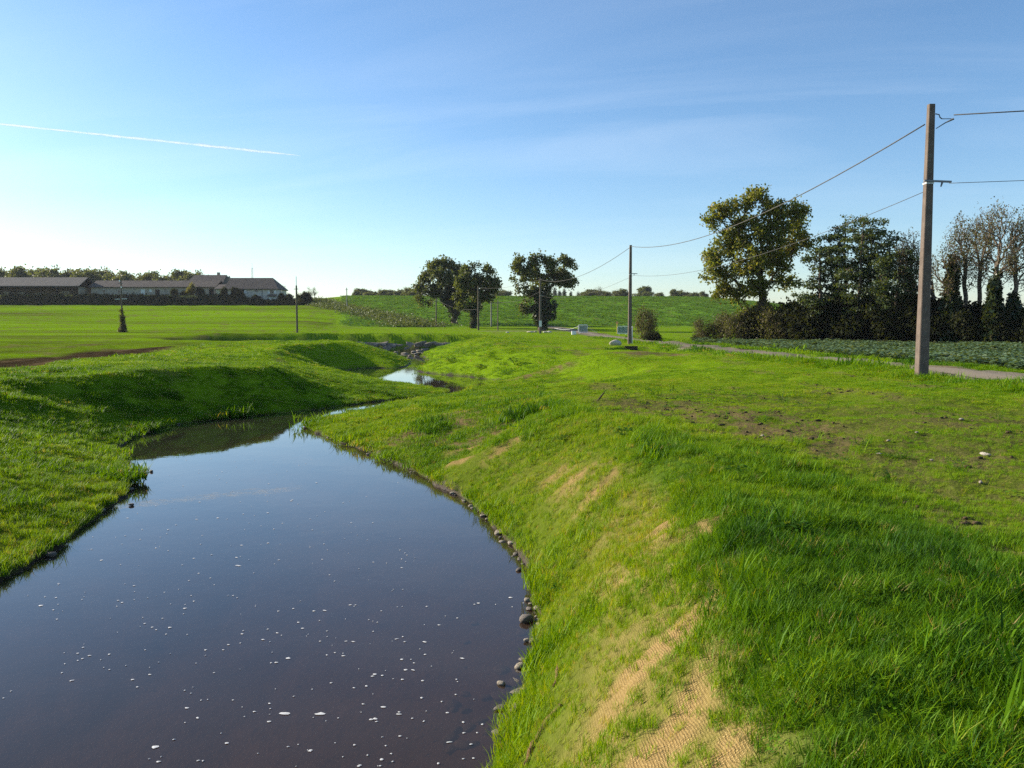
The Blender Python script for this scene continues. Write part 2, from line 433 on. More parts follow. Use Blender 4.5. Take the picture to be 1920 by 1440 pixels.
def ground_material():
    m, nt, out = new_mat('ground'); T = NT(nt)
    geo = T.n('NewGeometry'); pos = geo.outputs['Position']
    def zone(nm):
        a = T.n('Attribute', attribute_name=nm); return a.outputs['Color']
    def split(c):
        s = T.n('SeparateColor'); T.l(c, s.inputs[0]); return s.outputs
    za, zb, zc_, zd = split(zone('zone_a')), split(zone('zone_b')), split(zone('zone_c')), split(zone('zone_d'))
    n_big = T.noise(pos, .22, 4, .6); n_mid = T.noise(pos, 1.7, 5, .65); n_fine = T.noise(pos, 14, 5, .7); n_vf = T.noise(pos, 60, 3, .7)
    grass = T.ramp(n_mid, [(.25, (.09, .165, .006)), (.5, (.15, .25, .007)), (.75, (.21, .31, .012))])
    grass = T.mix(T.math('MULTIPLY', n_big, .5), grass, (.14, .24, .008))
    grass = T.mix(T.math('MULTIPLY', T.math('SUBTRACT', n_fine, .45, True), 2.0, True), grass, (.07, .10, .015))
    thatch = T.ramp(n_fine, [(.25, (.035, .045, .008)), (.55, (.075, .095, .014)), (.8, (.12, .125, .03))])
    grass = T.mix(T.math('MULTIPLY', zd[1], .8), grass, thatch)
    soil = T.ramp(n_fine, [(.25, (.075, .05, .026)), (.5, (.14, .097, .05)), (.8, (.22, .16, .09))])
    # coir: a coarse weave in two directions
    wv = T.n('TexWave', wave_type='BANDS', bands_direction='X'); T.l(pos, wv.inputs['Vector']); wv.inputs['Scale'].default_value = 26; wv.inputs['Distortion'].default_value = 3.5; wv.inputs['Detail'].default_value = 2; wv.inputs['Detail Scale'].default_value = 2.5
    wv2 = T.n('TexWave', wave_type='BANDS', bands_direction='Y'); T.l(pos, wv2.inputs['Vector']); wv2.inputs['Scale'].default_value = 22; wv2.inputs['Distortion'].default_value = 3.5; wv2.inputs['Detail'].default_value = 2; wv2.inputs['Detail Scale'].default_value = 2.5
    weave = T.math('MULTIPLY', wv.outputs['Fac'], wv2.outputs['Fac'])
    coirf = T.math('ADD', T.math('MULTIPLY', weave, .5), T.math('MULTIPLY', n_vf, .6), True)
    coir = T.ramp(coirf, [(.15, (.15, .095, .035)), (.45, (.31, .215, .085)), (.85, (.48, .35, .16))])
    mud = T.ramp(n_mid, [(.3, (.085, .055, .034)), (.7, (.15, .10, .064))])
    sz_ = T.n('SeparateXYZ'); T.l(pos, sz_.inputs[0])
    shore_ = T.math('MULTIPLY', T.math('SUBTRACT', sz_.outputs['Z'], ZW - .05), 25.0, True)
    mud = T.mix(shore_, mud, T.ramp(n_fine, [(.3, (.022, .015, .009)), (.7, (.06, .04, .022))]))
    # the sown field on the left: thin green rows over brown earth
    mp = T.n('Mapping'); T.l(pos, mp.inputs[0]); mp.inputs['Rotation'].default_value = (0, 0, math.radians(4)); mp.inputs['Scale'].default_value = (.02, .30, .3)
    rows = T.noise(mp.outputs[0], 1.0, 4, .6)
    mp2 = T.n('Mapping'); T.l(pos, mp2.inputs[0]); mp2.inputs['Scale'].default_value = (.012, .035, .03)
    blot = T.noise(mp2.outputs[0], 1.0, 3, .55)
    ff = T.math('ADD', T.math('MULTIPLY', rows, .6), T.math('MULTIPLY', blot, .55))
    field = T.ramp(ff, [(.38, (.075, .075, .018)), (.47, (.10, .145, .010)), (.56, (.13, .22, .006)), (.70, (.17, .29, .005))])
    field = T.mix(T.math('MULTIPLY', T.math('SUBTRACT', n_mid, .50, True), 1.2, True), field, (.085, .10, .02))
    plough = T.ramp(n_mid, [(.3, (.024, .017, .010)), (.7, (.065, .046, .024))])
    hillc = T.ramp(T.noise(pos, .5, 5, .7), [(.3, (.08, .165, .014)), (.55, (.12, .235, .018)), (.78, (.15, .28, .024))])
    rough = T.ramp(T.noise(pos, .6, 5, .7), [(.3, (.02, .03, .01)), (.55, (.05, .06, .02)), (.8, (.10, .09, .035))])
    cropc = T.ramp(n_mid, [(.3, (.03, .05, .02)), (.7, (.07, .11, .045))])
    gravel = T.ramp(n_fine, [(.3, (.14, .12, .085)), (.7, (.26, .225, .165))])
    c = T.mix(zb[0], grass, field)
    c = T.mix(zb[1], c, plough)
    c = T.mix(zb[2], c, hillc)
    c = T.mix(zc_[0], c, rough)
    c = T.mix(zc_[1], c, cropc)
    c = T.mix(zc_[2], c, gravel)
    c = T.mix(za[0], c, soil)
    lushc = T.ramp(n_mid, [(.3, (.03, .065, .008)), (.7, (.07, .13, .012))])
    c = T.mix(T.math('MULTIPLY', zd[0], .9), c, lushc)
    c = T.mix(za[1], c, coir)
    c = T.mix(za[2], c, mud)
    h = T.math('ADD', T.math('MULTIPLY', n_fine, .5), T.math('MULTIPLY', n_mid, 1.0))
    h = T.math('ADD', h, T.math('MULTIPLY', T.math('MULTIPLY', weave, za[1]), .14))
    h = T.math('ADD', h, T.math('MULTIPLY', T.math('MULTIPLY', T.noise(pos, .5, 5, .7), T.math('MAXIMUM', zb[2], zc_[0])), 9.0))
    h = T.math('ADD', h, T.math('MULTIPLY', T.math('MULTIPLY', rows, zb[0]), 1.5))
    nrm = T.bump(h, .9, .06)
    rgh = T.mix(za[2], (.95, .95, .95), (.6, .6, .6))
    pb = T.n('BsdfPrincipled'); T.l(c, pb.inputs['Base Color']); T.l(rgh, pb.inputs['Roughness']); T.l(nrm, pb.inputs['Normal'])
    T.l(T.math('MULTIPLY', za[2], .12), pb.inputs['Specular IOR Level'])
    T.l(pb.outputs[0], out.inputs[0])
    return m

def water_material():
    m, nt, out = new_mat('water'); T = NT(nt)
    geo = T.n('NewGeometry')
    n1 = T.noise(geo.outputs['Position'], 1.3, 3, .5); n2 = T.noise(geo.outputs['Position'], 6, 2, .5)
    h = T.math('ADD', n1, T.math('MULTIPLY', n2, .2))
    nrm = T.bump(h, .09, .02)
    dp_ = T.n('VectorMath', operation='DOT_PRODUCT'); T.l(geo.outputs['Incoming'], dp_.inputs[0]); T.l(nrm, dp_.inputs[1])
    ca = T.math('SUBTRACT', 1.0, T.math('ABSOLUTE', dp_.outputs['Value']), True)
    fres = T.math('ADD', T.math('MULTIPLY', T.math('POWER', ca, 5.0), .98), .022, True)
    gl = T.n('BsdfGlossy'); gl.inputs['Roughness'].default_value = .015; gl.inputs['Color'].default_value = (1, 1, 1, 1); T.l(nrm, gl.inputs['Normal'])
    tr = T.n('BsdfTransparent'); tr.inputs[0].default_value = (.44, .34, .26, 1)
    silt = T.n('BsdfDiffuse'); silt.inputs[0].default_value = (.085, .068, .056, 1)
    body = T.n('MixShader'); body.inputs[0].default_value = .27; T.l(tr.outputs[0], body.inputs[1]); T.l(silt.outputs[0], body.inputs[2])
    mx = T.n('MixShader'); T.l(fres, mx.inputs[0]); T.l(body.outputs[0], mx.inputs[1]); T.l(gl.outputs[0], mx.inputs[2])
    T.l(mx.outputs[0], out.inputs[0])
    return m

M = {}
M['ground'] = ground_material()
M['water'] = water_material()
M['bark'] = simple_mat('bark', (.055, .042, .03), (.12, .095, .07), 9, .95, .1, .6, 30)
M['bark_pale'] = simple_mat('bark_pale', (.11, .085, .06), (.21, .165, .125), 9, .95, .1, .5, 30)
M['oak_leaf'] = leaf_mat('oak_leaf', [(.035, .06, .012), (.07, .10, .014), (.14, .145, .018), (.24, .18, .025), (.24, .13, .03)], .42, .5, .30)
M['ivy_oak_leaf'] = leaf_mat('ivy_oak_leaf', [(.028, .045, .013), (.048, .066, .017), (.078, .085, .022), (.12, .095, .03)], .28, .5, .25)
M['ivy_leaf'] = leaf_mat('ivy_leaf', [(.012, .022, .008), (.02, .036, .011), (.035, .05, .014)], .12, .4, .6)
M['alder_leaf'] = leaf_mat('alder_leaf', [(.02, .042, .016), (.035, .062, .02), (.055, .075, .024)], .25, .5, .4)
M['poplar_leaf'] = leaf_mat('poplar_leaf', [(.07, .06, .035), (.11, .08, .04), (.14, .085, .045)], .3, .6, .4)
M['bush_leaf'] = leaf_mat('bush_leaf', [(.008, .012, .005), (.018, .022, .009), (.04, .036, .014)], .08, .8, .5, .05)
M['bush_brown'] = leaf_mat('bush_brown', [(.05, .05, .02), (.085, .07, .028), (.12, .08, .035)], .25, .6, .5)
M['autumn_leaf'] = leaf_mat('autumn_leaf', [(.10, .085, .02), (.17, .12, .02), (.16, .07, .03)], .3, .6, .5)
M['far_leaf'] = leaf_mat('far_leaf', [(.035, .045, .018), (.06, .07, .022), (.10, .085, .03), (.13, .075, .035)], .3, .6, .15)
M['scrub_leaf'] = leaf_mat('scrub_leaf', [(.04, .06, .015), (.07, .10, .02), (.10, .10, .03)], .2, .6, .3)
M['scrub_dark'] = leaf_mat('scrub_dark', [(.014, .02, .009), (.03, .034, .014), (.05, .045, .02)], .0, .9, .15, .0)
M['pine_leaf'] = leaf_mat('pine_leaf', [(.012, .026, .014), (.022, .04, .02)], .1, .6, .3)
M['concrete'] = simple_mat('concrete', (.105, .080, .066), (.18, .14, .115), 3.5, .9, .2, .35, 40)
M['concrete_dark'] = simple_mat('concrete_dark', (.20, .19, .17), (.30, .28, .25), 3.5, .9, .2, .3, 40)
M['wood_pole'] = simple_mat('wood_pole', (.075, .06, .045), (.15, .125, .095), 6, .9, .15, .3, 30, stretch=(6, 6, .6))
M['steel'] = simple_mat('steel', (.11, .11, .115), (.2, .2, .2), 12, .45, .5, 0, 0, .8)
M['galv'] = simple_mat('galv', (.55, .57, .58), (.72, .73, .74), 8, .4, .5, 0, 0, .25)
M['wire'] = simple_mat('wire', (.07, .065, .062), (.11, .105, .10), 8, .7, .2)
M['white_paint'] = simple_mat('white_paint', (.72, .72, .70), (.82, .82, .80), 5, .6, .3)
M['yellow_paint'] = simple_mat('yellow_paint', (.55, .38, .04), (.66, .48, .06), 5, .6, .3)
M['orange_paint'] = simple_mat('orange_paint', (.75, .30, .10), (.82, .42, .2), 5, .5, .3)
M['green_mesh'] = simple_mat('green_mesh', (.08, .17, .10), (.12, .22, .14), 5, .7, .3)
M['stone'] = simple_mat('stone', (.20, .165, .125), (.40, .35, .28), 3, .85, .25, .5, 14)
M['stone_dark'] = simple_mat('stone_dark', (.085, .07, .056), (.18, .15, .12), 3, .6, .3, .5, 14)
M['rock_wall'] = simple_mat('rock_wall', (.15, .125, .10), (.30, .255, .205), 1.1, .9, .2, .8, 5)
M['boulder'] = simple_mat('boulder', (.38, .34, .27), (.56, .51, .43), 2, .9, .2, .7, 6)
M['asphalt'] = simple_mat('asphalt', (.15, .12, .08), (.24, .195, .135), 2.2, .9, .2, .4, 60, coord='Generated')
M['coir'] = simple_mat('coir', (.10, .065, .03), (.30, .195, .09), 16, .95, .1, .9, 60)
M['stick'] = simple_mat('stick', (.04, .03, .02), (.09, .07, .05), 20, .9, .1)
M['render_wall'] = simple_mat('render_wall', (.33, .285, .22), (.46, .40, .32), .5, .9, .2, .2, 8)
M['render_pale'] = simple_mat('render_pale', (.50, .45, .37), (.60, .55, .47), .6, .9, .2, .15, 8)
M['rammed_wall'] = simple_mat('rammed_wall', (.24, .195, .14), (.36, .30, .22), .6, .95, .1, .3, 6)
M['roof_tile'] = simple_mat('roof_tile', (.07, .060, .052), (.125, .102, .086), .9, .9, .15, .7, 5, stretch=(3.5, .5, .5))
M['roof_grey'] = simple_mat('roof_grey', (.12, .105, .09), (.20, .175, .15), .7, .9, .15, .6, 5, stretch=(3.5, .5, .5))
M['dark_wood'] = simple_mat('dark_wood', (.03, .022, .016), (.07, .05, .035), 3, .9, .15)
M['shutter_white'] = simple_mat('shutter_white', (.66, .66, .63), (.75, .75, .72), 2, .6, .3)
M['glass'] = simple_mat('glass', (.02, .025, .03), None, 1, .08, .6)
M['hay'] = simple_mat('hay', (.28, .21, .10), (.40, .31, .16), 2, .95, .1, .5, 10)
M['foam'] = simple_mat('foam', (.48, .48, .47), (.72, .72, .71), 30, .9, .1)
M['tree_stake'] = simple_mat('tree_stake', (.16, .13, .1), (.24, .2, .15), 5, .9, .1)

# ------------------------------------------------------------------ object helpers
def tag(o, label=None, cat=None, group=None, kind=None):
    if label: o['label'] = label
    if cat: o['category'] = cat
    if group: o['group'] = group
    if kind: o['kind'] = kind
    return o
def link(name, mesh, mat=None, parent=None, loc=None):
    o = bpy.data.objects.new(name, mesh); COL.objects.link(o)
    if mat is not None and not mesh.materials: mesh.materials.append(mat)
    if parent is not None: o.parent = parent
    if loc is not None: o.location = loc
    return o
def empty(name, loc, label=None, cat=None, group=None, rz=0):
    o = bpy.data.objects.new(name, None); COL.objects.link(o)
    o.empty_display_size = .2
    o.location = loc; o.rotation_euler = (0, 0, rz)
    return tag(o, label, cat, group)
def np_mesh(name, V, F, smooth=False):
    """V (n,3); F (m,k) integer faces all of k corners, or a list of such arrays"""
    if isinstance(F, np.ndarray): F = [F]
    me = bpy.data.meshes.new(name)
    V = np.asarray(V, np.float32)
    me.vertices.add(len(V)); me.vertices.foreach_set('co', V.ravel())
    nl = sum(f.size for f in F); nf = sum(len(f) for f in F)
    me.loops.add(nl); me.polygons.add(nf)
    me.loops.foreach_set('vertex_index', np.concatenate([f.ravel() for f in F]).astype(np.int32))
    st = []; c = 0
    for f in F:
        st.append(np.arange(len(f)) * f.shape[1] + c); c += f.size
    me.polygons.foreach_set('loop_start', np.concatenate(st).astype(np.int32))
    me.update(calc_edges=True); me.validate()
    if smooth: me.polygons.foreach_set('use_smooth', np.ones(nf, bool))
    return me
class MB:
    """collects simple solids into one mesh"""
    def __init__(s): s.v = []; s.f = []
    def add(s, verts, faces):
        b = len(s.v); s.v += [tuple(v) for v in verts]; s.f += [tuple(i + b for i in f) for f in faces]; return s
    def box(s, x0, x1, y0, y1, z0, z1):
        return s.add([(x0, y0, z0), (x1, y0, z0), (x1, y1, z0), (x0, y1, z0), (x0, y0, z1), (x1, y0, z1), (x1, y1, z1), (x0, y1, z1)],
                     [(3, 2, 1, 0), (4, 5, 6, 7), (0, 1, 5, 4), (1, 2, 6, 5), (2, 3, 7, 6), (3, 0, 4, 7)])
    def tube(s, pts, rads, k=8, cap=True):
        pts = [Vector(p) for p in pts]
        if isinstance(rads, (int, float)): rads = [rads] * len(pts)
        b = len(s.v)
        for i, p in enumerate(pts):
            d = (pts[min(i + 1, len(pts) - 1)] - pts[max(i - 1, 0)]).normalized()
            a = d.orthogonal().normalized() if abs(d.z) > .95 else d.cross(Vector((0, 0, 1))).normalized()
            c = d.cross(a)
            for j in range(k):
                t = 2 * math.pi * j / k
                s.v.append(tuple(p + (a * math.cos(t) + c * math.sin(t)) * rads[i]))
        for i in range(len(pts) - 1):
            for j in range(k):
                s.f.append((b + i * k + j, b + i * k + (j + 1) % k, b + (i + 1) * k + (j + 1) % k, b + (i + 1) * k + j))
        if cap:
            s.f.append(tuple(b + j for j in range(k))[::-1]); s.f.append(tuple(b + (len(pts) - 1) * k + j for j in range(k)))
        return s
    def mesh(s, name, smooth=False):
        me = bpy.data.meshes.new(name); me.from_pydata(s.v, [], s.f); me.update()
        bm = bmesh.new(); bm.from_mesh(me); bmesh.ops.recalc_face_normals(bm, faces=bm.faces); bm.to_mesh(me); bm.free()
        if smooth:
            for p in me.polygons: p.use_smooth = True
        return me
    def build(s, name, mat, parent=None, loc=None, smooth=False):
        return link(name, s.mesh(name, smooth), mat, parent, loc)
def hz(x, y):
    return float(height(np.array([x]), np.array([y]))[0])
def ground_hit(px, py):
    """first point where a sight line meets the ground"""
    d = ray(px, py)
    ts = np.exp(np.linspace(math.log(2), math.log(450), 1500))
    X, Y, Z = d.x * ts, d.y * ts, CZ + d.z * ts
    H = height(X, Y)
    k = np.argmax(Z < H)
    if not (Z < H).any(): k = len(ts) - 1
    return (X[k], Y[k], float(H[k]))

# ------------------------------------------------------------------ the ground sheet
def build_ground():
    a1 = np.radians(np.linspace(-48, 48, 470))
    a2 = np.radians(np.linspace(48, 312, 60)[1:-1])
    ang = np.concatenate([a1, a2])
    r = np.concatenate([[0.02, .5, 1.0], np.exp(np.linspace(math.log(1.5), math.log(14), 150)),
                        np.exp(np.linspace(math.log(14), math.log(120), 190))[1:], np.exp(np.linspace(math.log(120), math.log(420), 90))[1:],
                        np.exp(np.linspace(math.log(420), math.log(5000), 30))[1:]])
    A, R = np.meshgrid(ang, r, indexing='ij')
    X = (np.sin(A) * R).ravel(); Y = (np.cos(A) * R).ravel()
    Z = height(X, Y)
    na, nr = len(ang), len(r)
    i = np.arange(na); j = np.arange(nr - 1)
    I, J = np.meshgrid(i, j, indexing='ij')
    I2 = (I + 1) % na
    F = np.stack([I * nr + J, I * nr + J + 1, I2 * nr + J + 1, I2 * nr + J], -1).reshape(-1, 4)
    F = F[:, ::-1]
    me = np_mesh('ground', np.stack([X, Y, Z], 1), F, True)
    so, co, we, fi, pl, hi, ro, cr, gr, lu, sd = zone_attrs(X, Y)
    for nm, chans in (('zone_a', (so, co, we)), ('zone_b', (fi, pl, hi)), ('zone_c', (ro, cr, gr)), ('zone_d', (lu, (1 - sstep(13, 34, np.hypot(X, Y))), lu))):
        at = me.attributes.new(nm, 'FLOAT_COLOR', 'POINT')
        buf = np.ones((len(X), 4), np.float32)
        for k, cv in enumerate(chans): buf[:, k] = np.clip(cv, 0, 1)
        at.data.foreach_set('color', buf.ravel())
    g = link('ground', me, M['ground'])
    tag(g, kind='structure')
    if me.polygons[0].normal.z < 0: me.flip_normals()
    return g
GROUND = build_ground()

def build_water():
    cs = .4
    xs = np.arange(-34, 6, cs); ys = np.arange(-8, 97, cs)
    X, Y = np.meshgrid(xs, ys, indexing='ij')
    keep = (rast(SD, X, Y) < 0.9)
    idx = {}; V = []; F = []
    for i, j in zip(*np.nonzero(keep)):
        q = []
        for di, dj in ((0, 0), (1, 0), (1, 1), (0, 1)):
            k = (i + di, j + dj)
            if k not in idx:
                idx[k] = len(V); V.append((xs[0] + k[0] * cs - cs / 2, ys[0] + k[1] * cs - cs / 2, ZW))
            q.append(idx[k])
        F.append(q)
    o = link('water', np_mesh('water', np.array(V), np.array(F)), M['water'])
    tag(o, kind='structure')
build_water()

def build_road():
    ys = np.linspace(5, 150, 110)
    V = []; W = .85
    cs = (-1.0, -.6, 0, .6, 1.0)
    for k, y in enumerate(ys):
        xc = float(road_x(y))
        for c in cs:
            x = xc + c * (W + (vnoise(y * .8, c * 3.0, 3) - .5) * .25 * abs(c))
            V.append((x, y, 0))
    V = np.array(V)
    V[:, 2] = height(V[:, 0], V[:, 1]) + 0.05 - 0.035 * np.abs(np.tile(cs, len(ys)))
    n = len(cs)
    F = [(k * n + c, k * n + c + 1, (k + 1) * n + c + 1, (k + 1) * n + c) for k in range(len(ys) - 1) for c in range(n - 1)]
    o = link('road', np_mesh('road', V, np.array(F), True), M['asphalt'])
    tag(o, kind='structure')
build_road()

# ------------------------------------------------------------------ trees
ORD = 'first second third fourth fifth sixth seventh eighth ninth tenth eleventh twelfth thirteenth fourteenth fifteenth sixteenth seventeenth eighteenth nineteenth twentieth twenty-first twenty-second twenty-third twenty-fourth'.split()
def rand_unit(n, rng):
    v = rng.normal(size=(n, 3)); return v / np.linalg.norm(v, axis=1)[:, None]
def lobe_points(lobes, n, rng):
    vol = np.array([l[3] * l[4] * l[5] for l in lobes]) ** 0.8
    pick = rng.choice(len(lobes), n, p=vol / vol.sum())
    L = np.array([l[:6] for l in lobes], float)[pick]
    d = rand_unit(n, rng) * (rng.random((n, 1)) ** .42)
    return L[:, :3] + d * L[:, 3:6]
def grow(trunk, targets, rng, seg=.6, path_w=.35, droop=0.0, wig=.12):
    """branches: every target joins the nearest limb already grown"""
    N = [np.array(p, float) for p in trunk]; par = [-1] + list(range(len(trunk) - 1)); plen = [0.0]
    for k in range(1, len(trunk)): plen.append(plen[-1] + np.linalg.norm(N[k] - N[k - 1]))
    t0 = max(1, int(len(trunk) * .35))
    root = N[-1]
    order = np.argsort(np.linalg.norm(targets - root, axis=1) + rng.random(len(targets)) * .8)
    tips = []
    arr = np.zeros((len(targets) * 24 + len(trunk) + 10, 3)); cst = np.zeros(len(arr))
    for k, p in enumerate(N): arr[k] = p; cst[k] = plen[k] * path_w + (50 if k < t0 else 0)
    n = len(N)
    for ti in order:
        T = targets[ti]
        dv = arr[:n] - T
        dist = np.sqrt((dv ** 2).sum(1))
        c = dist + cst[:n] + np.maximum(0, dv[:, 2]) * .7
        b = int(np.argmin(c)); L = dist[b]
        m = max(1, min(14, int(round(L / seg))))
        prev = b; p0 = arr[b].copy()
        if par[b] >= 0: d0 = p0 - arr[par[b]]; d0 = d0 / (np.linalg.norm(d0) + 1e-6)
        else: d0 = np.array((0, 0, 1.0))
        ctrl = p0 + d0 * L * .38 + np.array((0, 0, L * (.10 - droop)))
        if n + m >= len(arr): break
        for q in range(1, m + 1):
            t = q / m
            p = (1 - t) ** 2 * p0 + 2 * t * (1 - t) * ctrl + t * t * T
            if q < m: p = p + rng.normal(size=3) * wig * seg
            arr[n] = p; par.append(prev); plen.append(plen[prev] + L / m); cst[n] = plen[-1] * path_w
            prev = n; n += 1
        tips.append(prev)
    return arr[:n], np.array(par), np.array(tips)
def branch_mesh(name, nodes, par, tips, r_tip, r_base, trunk_n, expo=2.2, flare=1.35, minr=0):
    n = len(nodes)
    w = np.zeros(n); w[tips] += 1
    for k in range(n - 1, 0, -1): w[par[k]] += w[k]
    w = np.maximum(w, 1)
    rad = r_tip * w ** (1 / expo)
    rad = np.minimum(rad, r_base)
    kmax = rad[:trunk_n].max()
    rad[:trunk_n] *= np.linspace(r_base / max(rad[0], 1e-6), max(.45, min(1, 1.0)), trunk_n) if trunk_n > 1 else 1
    rad[0] = r_base * flare
    V = []; F = []; base = 0
    child = np.arange(1, n)
    for sides, sel in ((7, rad[child] > .07), (4, (rad[child] <= .07) & (rad[child] > .025)), (3, rad[child] <= .025)):
        c = child[sel]
        if len(c) == 0: continue
        p = par[c]; A = nodes[p]; B = nodes[c]
        d = B - A; L = np.linalg.norm(d, axis=1)[:, None] + 1e-9; d = d / L
        ref = np.where(np.abs(d[:, 2:3]) > .9, np.array([[1.0, 0, 0]]), np.array([[0, 0, 1.0]]))
        e1 = np.cross(d, ref); e1 /= np.linalg.norm(e1, axis=1)[:, None] + 1e-9; e2 = np.cross(d, e1)
        ra = np.minimum(rad[p], rad[c] * 1.7)[:, None]; rb = rad[c][:, None]
        ra = np.where((p < trunk_n)[:, None] & (c < trunk_n)[:, None], rad[p][:, None], ra)
        ring = []
        for j in range(sides):
            t = 2 * math.pi * j / sides
            o = e1 * math.cos(t) + e2 * math.sin(t)
            ring.append((A + o * ra, B + o * rb))
        verts = np.stack([x for pr in ring for x in pr], 1).reshape(-1, 3)   # per segment: a0 b0 a1 b1 ...
        m = len(c); off = base + np.arange(m)[:, None] * (2 * sides)
        fs = []
        for j in range(sides):
            j2 = (j + 1) % sides
            fs.append(np.concatenate([off + 2 * j, off + 2 * j2, off + 2 * j2 + 1, off + 2 * j + 1], 1))
        F.append(np.concatenate(fs)); V.append(verts); base += len(verts)
    return np_mesh(name, np.concatenate(V), np.concatenate(F), True)
def leaf_mesh(name, centers, per, spread, size, rng, flat=0.0, aspect=1.5, up=0.0):
    n = len(centers) * per
    C = np.repeat(centers, per, axis=0)
    off = rng.normal(size=(n, 3)) * spread
    off[:, 2] *= (1 - flat)
    C = C + off
    nrm = rand_unit(n, rng); nrm[:, 2] = nrm[:, 2] * (1 - up) + up * np.abs(nrm[:, 2]) + up * .6
    nrm /= np.linalg.norm(nrm, axis=1)[:, None]
    a = np.cross(nrm, rand_unit(n, rng)); a /= np.linalg.norm(a, axis=1)[:, None] + 1e-9
    b = np.cross(nrm, a)
    s = size * (0.6 + 0.8 * rng.random((n, 1)))
    a = a * s * aspect * .5; b = b * s * .5
    V = np.stack([C - a, C - a * .1 + b + nrm * s * .12, C + a, C + a * .05 - b + nrm * s * .12], 1).reshape(-1, 3)
    F = np.arange(n * 4).reshape(n, 4)
    return np_mesh(name, V, F)
def trunk_pts(h, lean=(0, 0), n=7, rng=None, wig=.06):
    return [(lean[0] * (k / (n - 1)) ** 1.3 + (rng.normal() * wig if 0 < k else 0), lean[1] * (k / (n - 1)) + (rng.normal() * wig if 0 < k else 0), h * k / (n - 1) - (.25 if k == 0 else 0)) for k in range(n)]
def make_tree(name, loc, label, cat, lobes, n_t, per, spread, size, leaf, bark='bark', trunk_h=3, r_base=.35, r_tip=.014, lean=(0, 0),
              seed=1, group=None, seg=.6, flat=0, path_w=.35, twigs=None, keep=1.0, ivy=None, droop=0, up=0, expo=2.2, crown_name='crown', wig=.12):
    rng = np.random.default_rng(seed)
    root = empty(name, loc, label, cat, group)
    tr = trunk_pts(trunk_h, lean, 8, rng)
    T = lobe_points(lobes, n_t, rng)
    nodes, par, tips = grow(tr, T, rng, seg, path_w, droop, wig)
    bm_ = branch_mesh('trunk', nodes, par, tips, r_tip, r_base, len(tr), expo)
    link('trunk', bm_, M[bark], root)
    lc = T[rng.random(len(T)) < keep]
    if per > 0:
        link(crown_name, leaf_mesh('crown', lc, per, spread, size, rng, flat, up=up), M[leaf], root)
    if ivy:
        IV = lobe_points(ivy, int(60 * len(ivy)), rng)
        link('ivy', leaf_mesh('ivy', IV, 30, .16, .20, rng, 0), M['ivy_leaf'], root)
    return root
def px_lobes(base_px, y, lst, zbase, depth=.85, seed=0):
    """crown lobes measured against the trunk foot, in metres"""
    s = px_m(y); rr = random.Random(seed)
    out = []
    for it in lst:
        x, yy = it[0], it[1]; rx = it[2]; ry = it[3] if len(it) > 3 else rx
        p = at_y(x, yy, y); q = at_y(base_px[0], base_px[1], y)
        rd = (rx + ry) / 2 * s * depth
        dy = it[4] if len(it) > 4 else rr.uniform(-1, 1) * min(60, 2.0 * rx) * s * .5
        out.append((p.x - q.x, dy, p.z - zbase, rx * s, rd, ry * s))
    return out

def place_px(px, y):
    X = (px - 960) / FPX * y / (cP + 0)      # near the level of the eye
    return X
def foot(px, y):
    p = at_y(px, 610, y)
    return Vector((p.x, y, hz(p.x, y)))

# the big oak on the right
D = 71.0
f = foot(1428, D)
oak = px_lobes((1428, 640), D, [(1416, 372, 22), (1398, 382, 16), (1362, 392, 24, 18), (1340, 408, 20, 20), (1395, 420, 32, 26), (1450, 398, 26, 22), (1488, 396, 24, 18),
                                (1500, 425, 20), (1512, 455, 22), (1440, 440, 38, 34), (1480, 465, 26), (1372, 452, 32, 26), (1345, 478, 24, 20), (1338, 510, 26, 20), (1365, 515, 26), (1400, 495, 40, 34),
                                (1452, 495, 32, 24), (1492, 532, 18, 13), (1466, 528, 18, 14), (1378, 548, 28, 20), (1352, 545, 18, 14), (1412, 540, 26, 18), (1395, 578, 24, 14), (1435, 578, 22, 12)], f.z, .9, 3)
make_tree('oak_tree', f, 'tallest broad oak with yellowing leaves rising from the hedge beyond the road', 'tree', oak, 500, 54, .235, .155, 'oak_leaf',
          trunk_h=5.2, r_base=.42, r_tip=.017, seed=5, seg=.55, keep=.93)

# the three ivied oaks in the middle distance
D = 140.0
f = foot(1016, D)
lb = px_lobes((1016, 625), D, [(976, 496, 18, 13), (1004, 490, 18, 13), (962, 505, 10, 8), (985, 515, 20, 14), (1035, 497, 18, 13), (1064, 493, 18, 11), (1045, 515, 20, 13), (1010, 518, 20, 16), (1060, 526, 24, 12),
                               (1078, 532, 12, 8), (1020, 540, 22, 14), (985, 545, 18, 10), (960, 523, 9, 7), (983, 575, 11, 14), (972, 542, 10, 7)], f.z, .85, 4)
iv = px_lobes((1016, 625), D, [(1012, 552, 22, 16, 0), (1022, 572, 22, 18, 0), (1016, 595, 16, 16, 0), (1018, 612, 11, 12, 0), (1006, 575, 16, 14, 0), (1034, 590, 10, 12, 0)], f.z, .8, 4)
make_tree('ivied_oak_tree', f, 'wide-spreading tree with ivy-clad trunk, right of the three behind the river bend', 'tree', lb, 160, 64, .34, .27, 'ivy_oak_leaf',
          trunk_h=5.5, r_base=.6, r_tip=.022, seed=8, seg=.9, ivy=iv, keep=.92)
D = 170.0
f = foot(852, D)
lb = px_lobes((852, 605), D, [(818, 500, 17, 13), (836, 495, 16, 11), (800, 520, 15, 13), (786, 540, 12, 13), (788, 562, 11, 11), (856, 502, 14, 12), (830, 520, 22, 16), (815, 545, 22, 15), (845, 535, 18, 16), (860, 522, 14, 14), (805, 567, 14, 9)], f.z, .9, 5)
